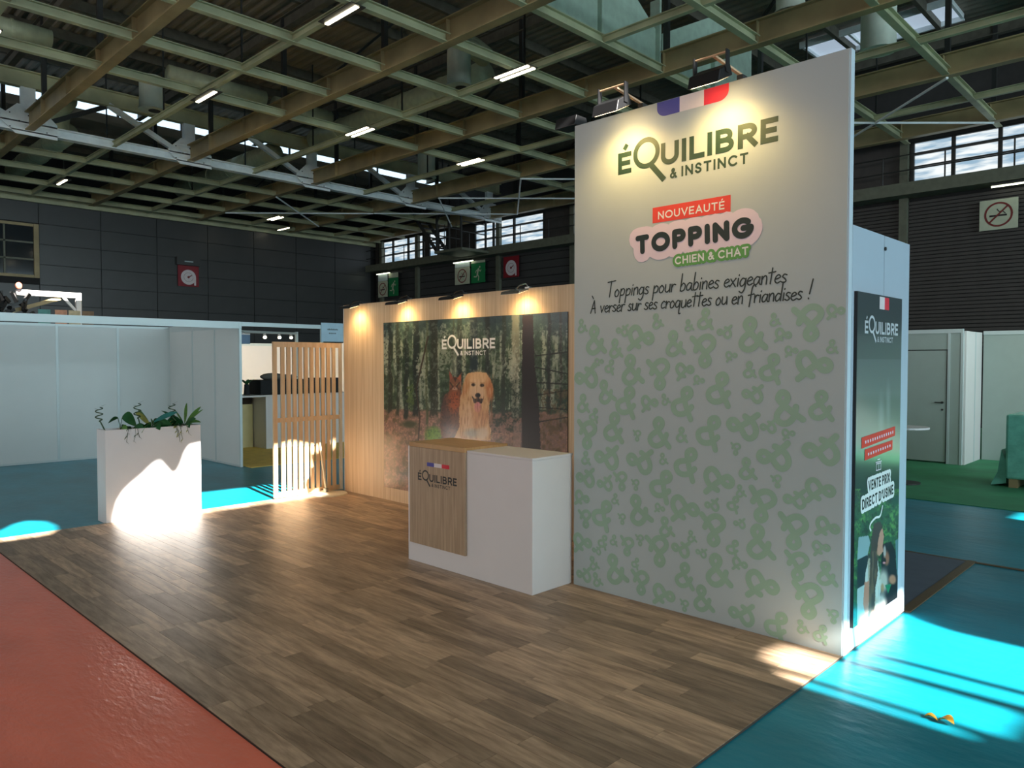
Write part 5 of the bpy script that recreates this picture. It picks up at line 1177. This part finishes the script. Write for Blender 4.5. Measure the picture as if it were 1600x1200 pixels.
duct([(12.9, 13.5, 8.8), (12.9, 21.4, 8.8)], 0.33, 'long olive round duct running between the two centre girders')
duct([(11.44, 12.85, 8.76), (11.5, 12.9, 9.0), (12.0, 13.0, 9.05), (12.5, 13.1, 9.0)], 0.24, 'elbow joining the centre air outlet to its long duct')
duct([(6.2, 23.2, 8.9), (6.2, 23.7, 8.85), (6.2, 24.0, 8.5), (6.2, 24.05, 8.0)], 0.34, 'pale duct elbow turning down behind the left truss')
duct([(6.6, 24.4, 8.3), (6.6, 30.5, 8.3)], 0.30, 'olive duct running back under the roof at the far left')
duct([(12.3, 23.0, 8.6), (12.3, 30.5, 8.6)], 0.34, 'olive duct behind the middle of the truss')
duct([(7.6, 19.6, 9.0), (10.2, 19.6, 9.0)], 0.22, 'pale horizontal duct above the left air outlet')
duct([(3.6, 20.4, 9.35), (5.2, 20.4, 9.35)], 0.22, 'pale horizontal duct at the far left edge')
duct([(10.6, 19.8, 9.0), (12.4, 19.8, 9.0)], 0.24, 'pale horizontal duct left of centre behind the girders')

# maintenance stair and platform hung from the roof
mt_ = thing('maintenance_stair', (20.4, 23.4, 6.2), 'dark hanging steel stair and platform in front of the far windows', 'stair')
MB().box(19.9, 22.2, 6.15, 21.4, 23.9, 6.25).build('platform', M['ledge'], mt_)
for (x, y) in ((19.95, 22.3), (19.95, 23.8), (21.3, 22.3), (21.3, 23.8), (20.6, 23.8)): MB().bar((x, y, 6.2), (x, y, 9.9), 0.07, 0.07).build('upright', M['dark'], mt_)
for (y, z) in ((22.3, 6.9), (22.3, 7.3), (23.8, 6.9), (23.8, 7.3)): MB().bar((19.95, y, z), (21.3, y, z), 0.04, 0.04).build('handrail', M['dark'], mt_)
for s_ in (0, 0.6): MB().bar((20.0 + s_, 23.9, 6.3), (20.0 + s_, 26.0, 8.6), 0.05, 0.14).build('stringer', M['dark'], mt_)
for i in range(10):
    t = (i + 0.5) / 10; MB().box(20.0, 23.9 + 2.1 * t - 0.1, 6.3 + 2.3 * t, 20.6, 23.9 + 2.1 * t + 0.1, 6.33 + 2.3 * t).build('step', M['dark'], mt_)
for i in range(5): MB().bar((20.0, 22.3 + 0.36 * i, 6.25), (20.0, 22.3 + 0.36 * i, 7.3), 0.02, 0.02).build('baluster', M['dark'], mt_)
MB().bar((19.95, 22.3, 7.4), (21.3, 23.8, 9.4), 0.04, 0.04).build('brace', M['dark'], mt_); MB().bar((19.95, 23.8, 7.4), (19.95, 22.3, 9.4), 0.04, 0.04).build('brace', M['dark'], mt_)
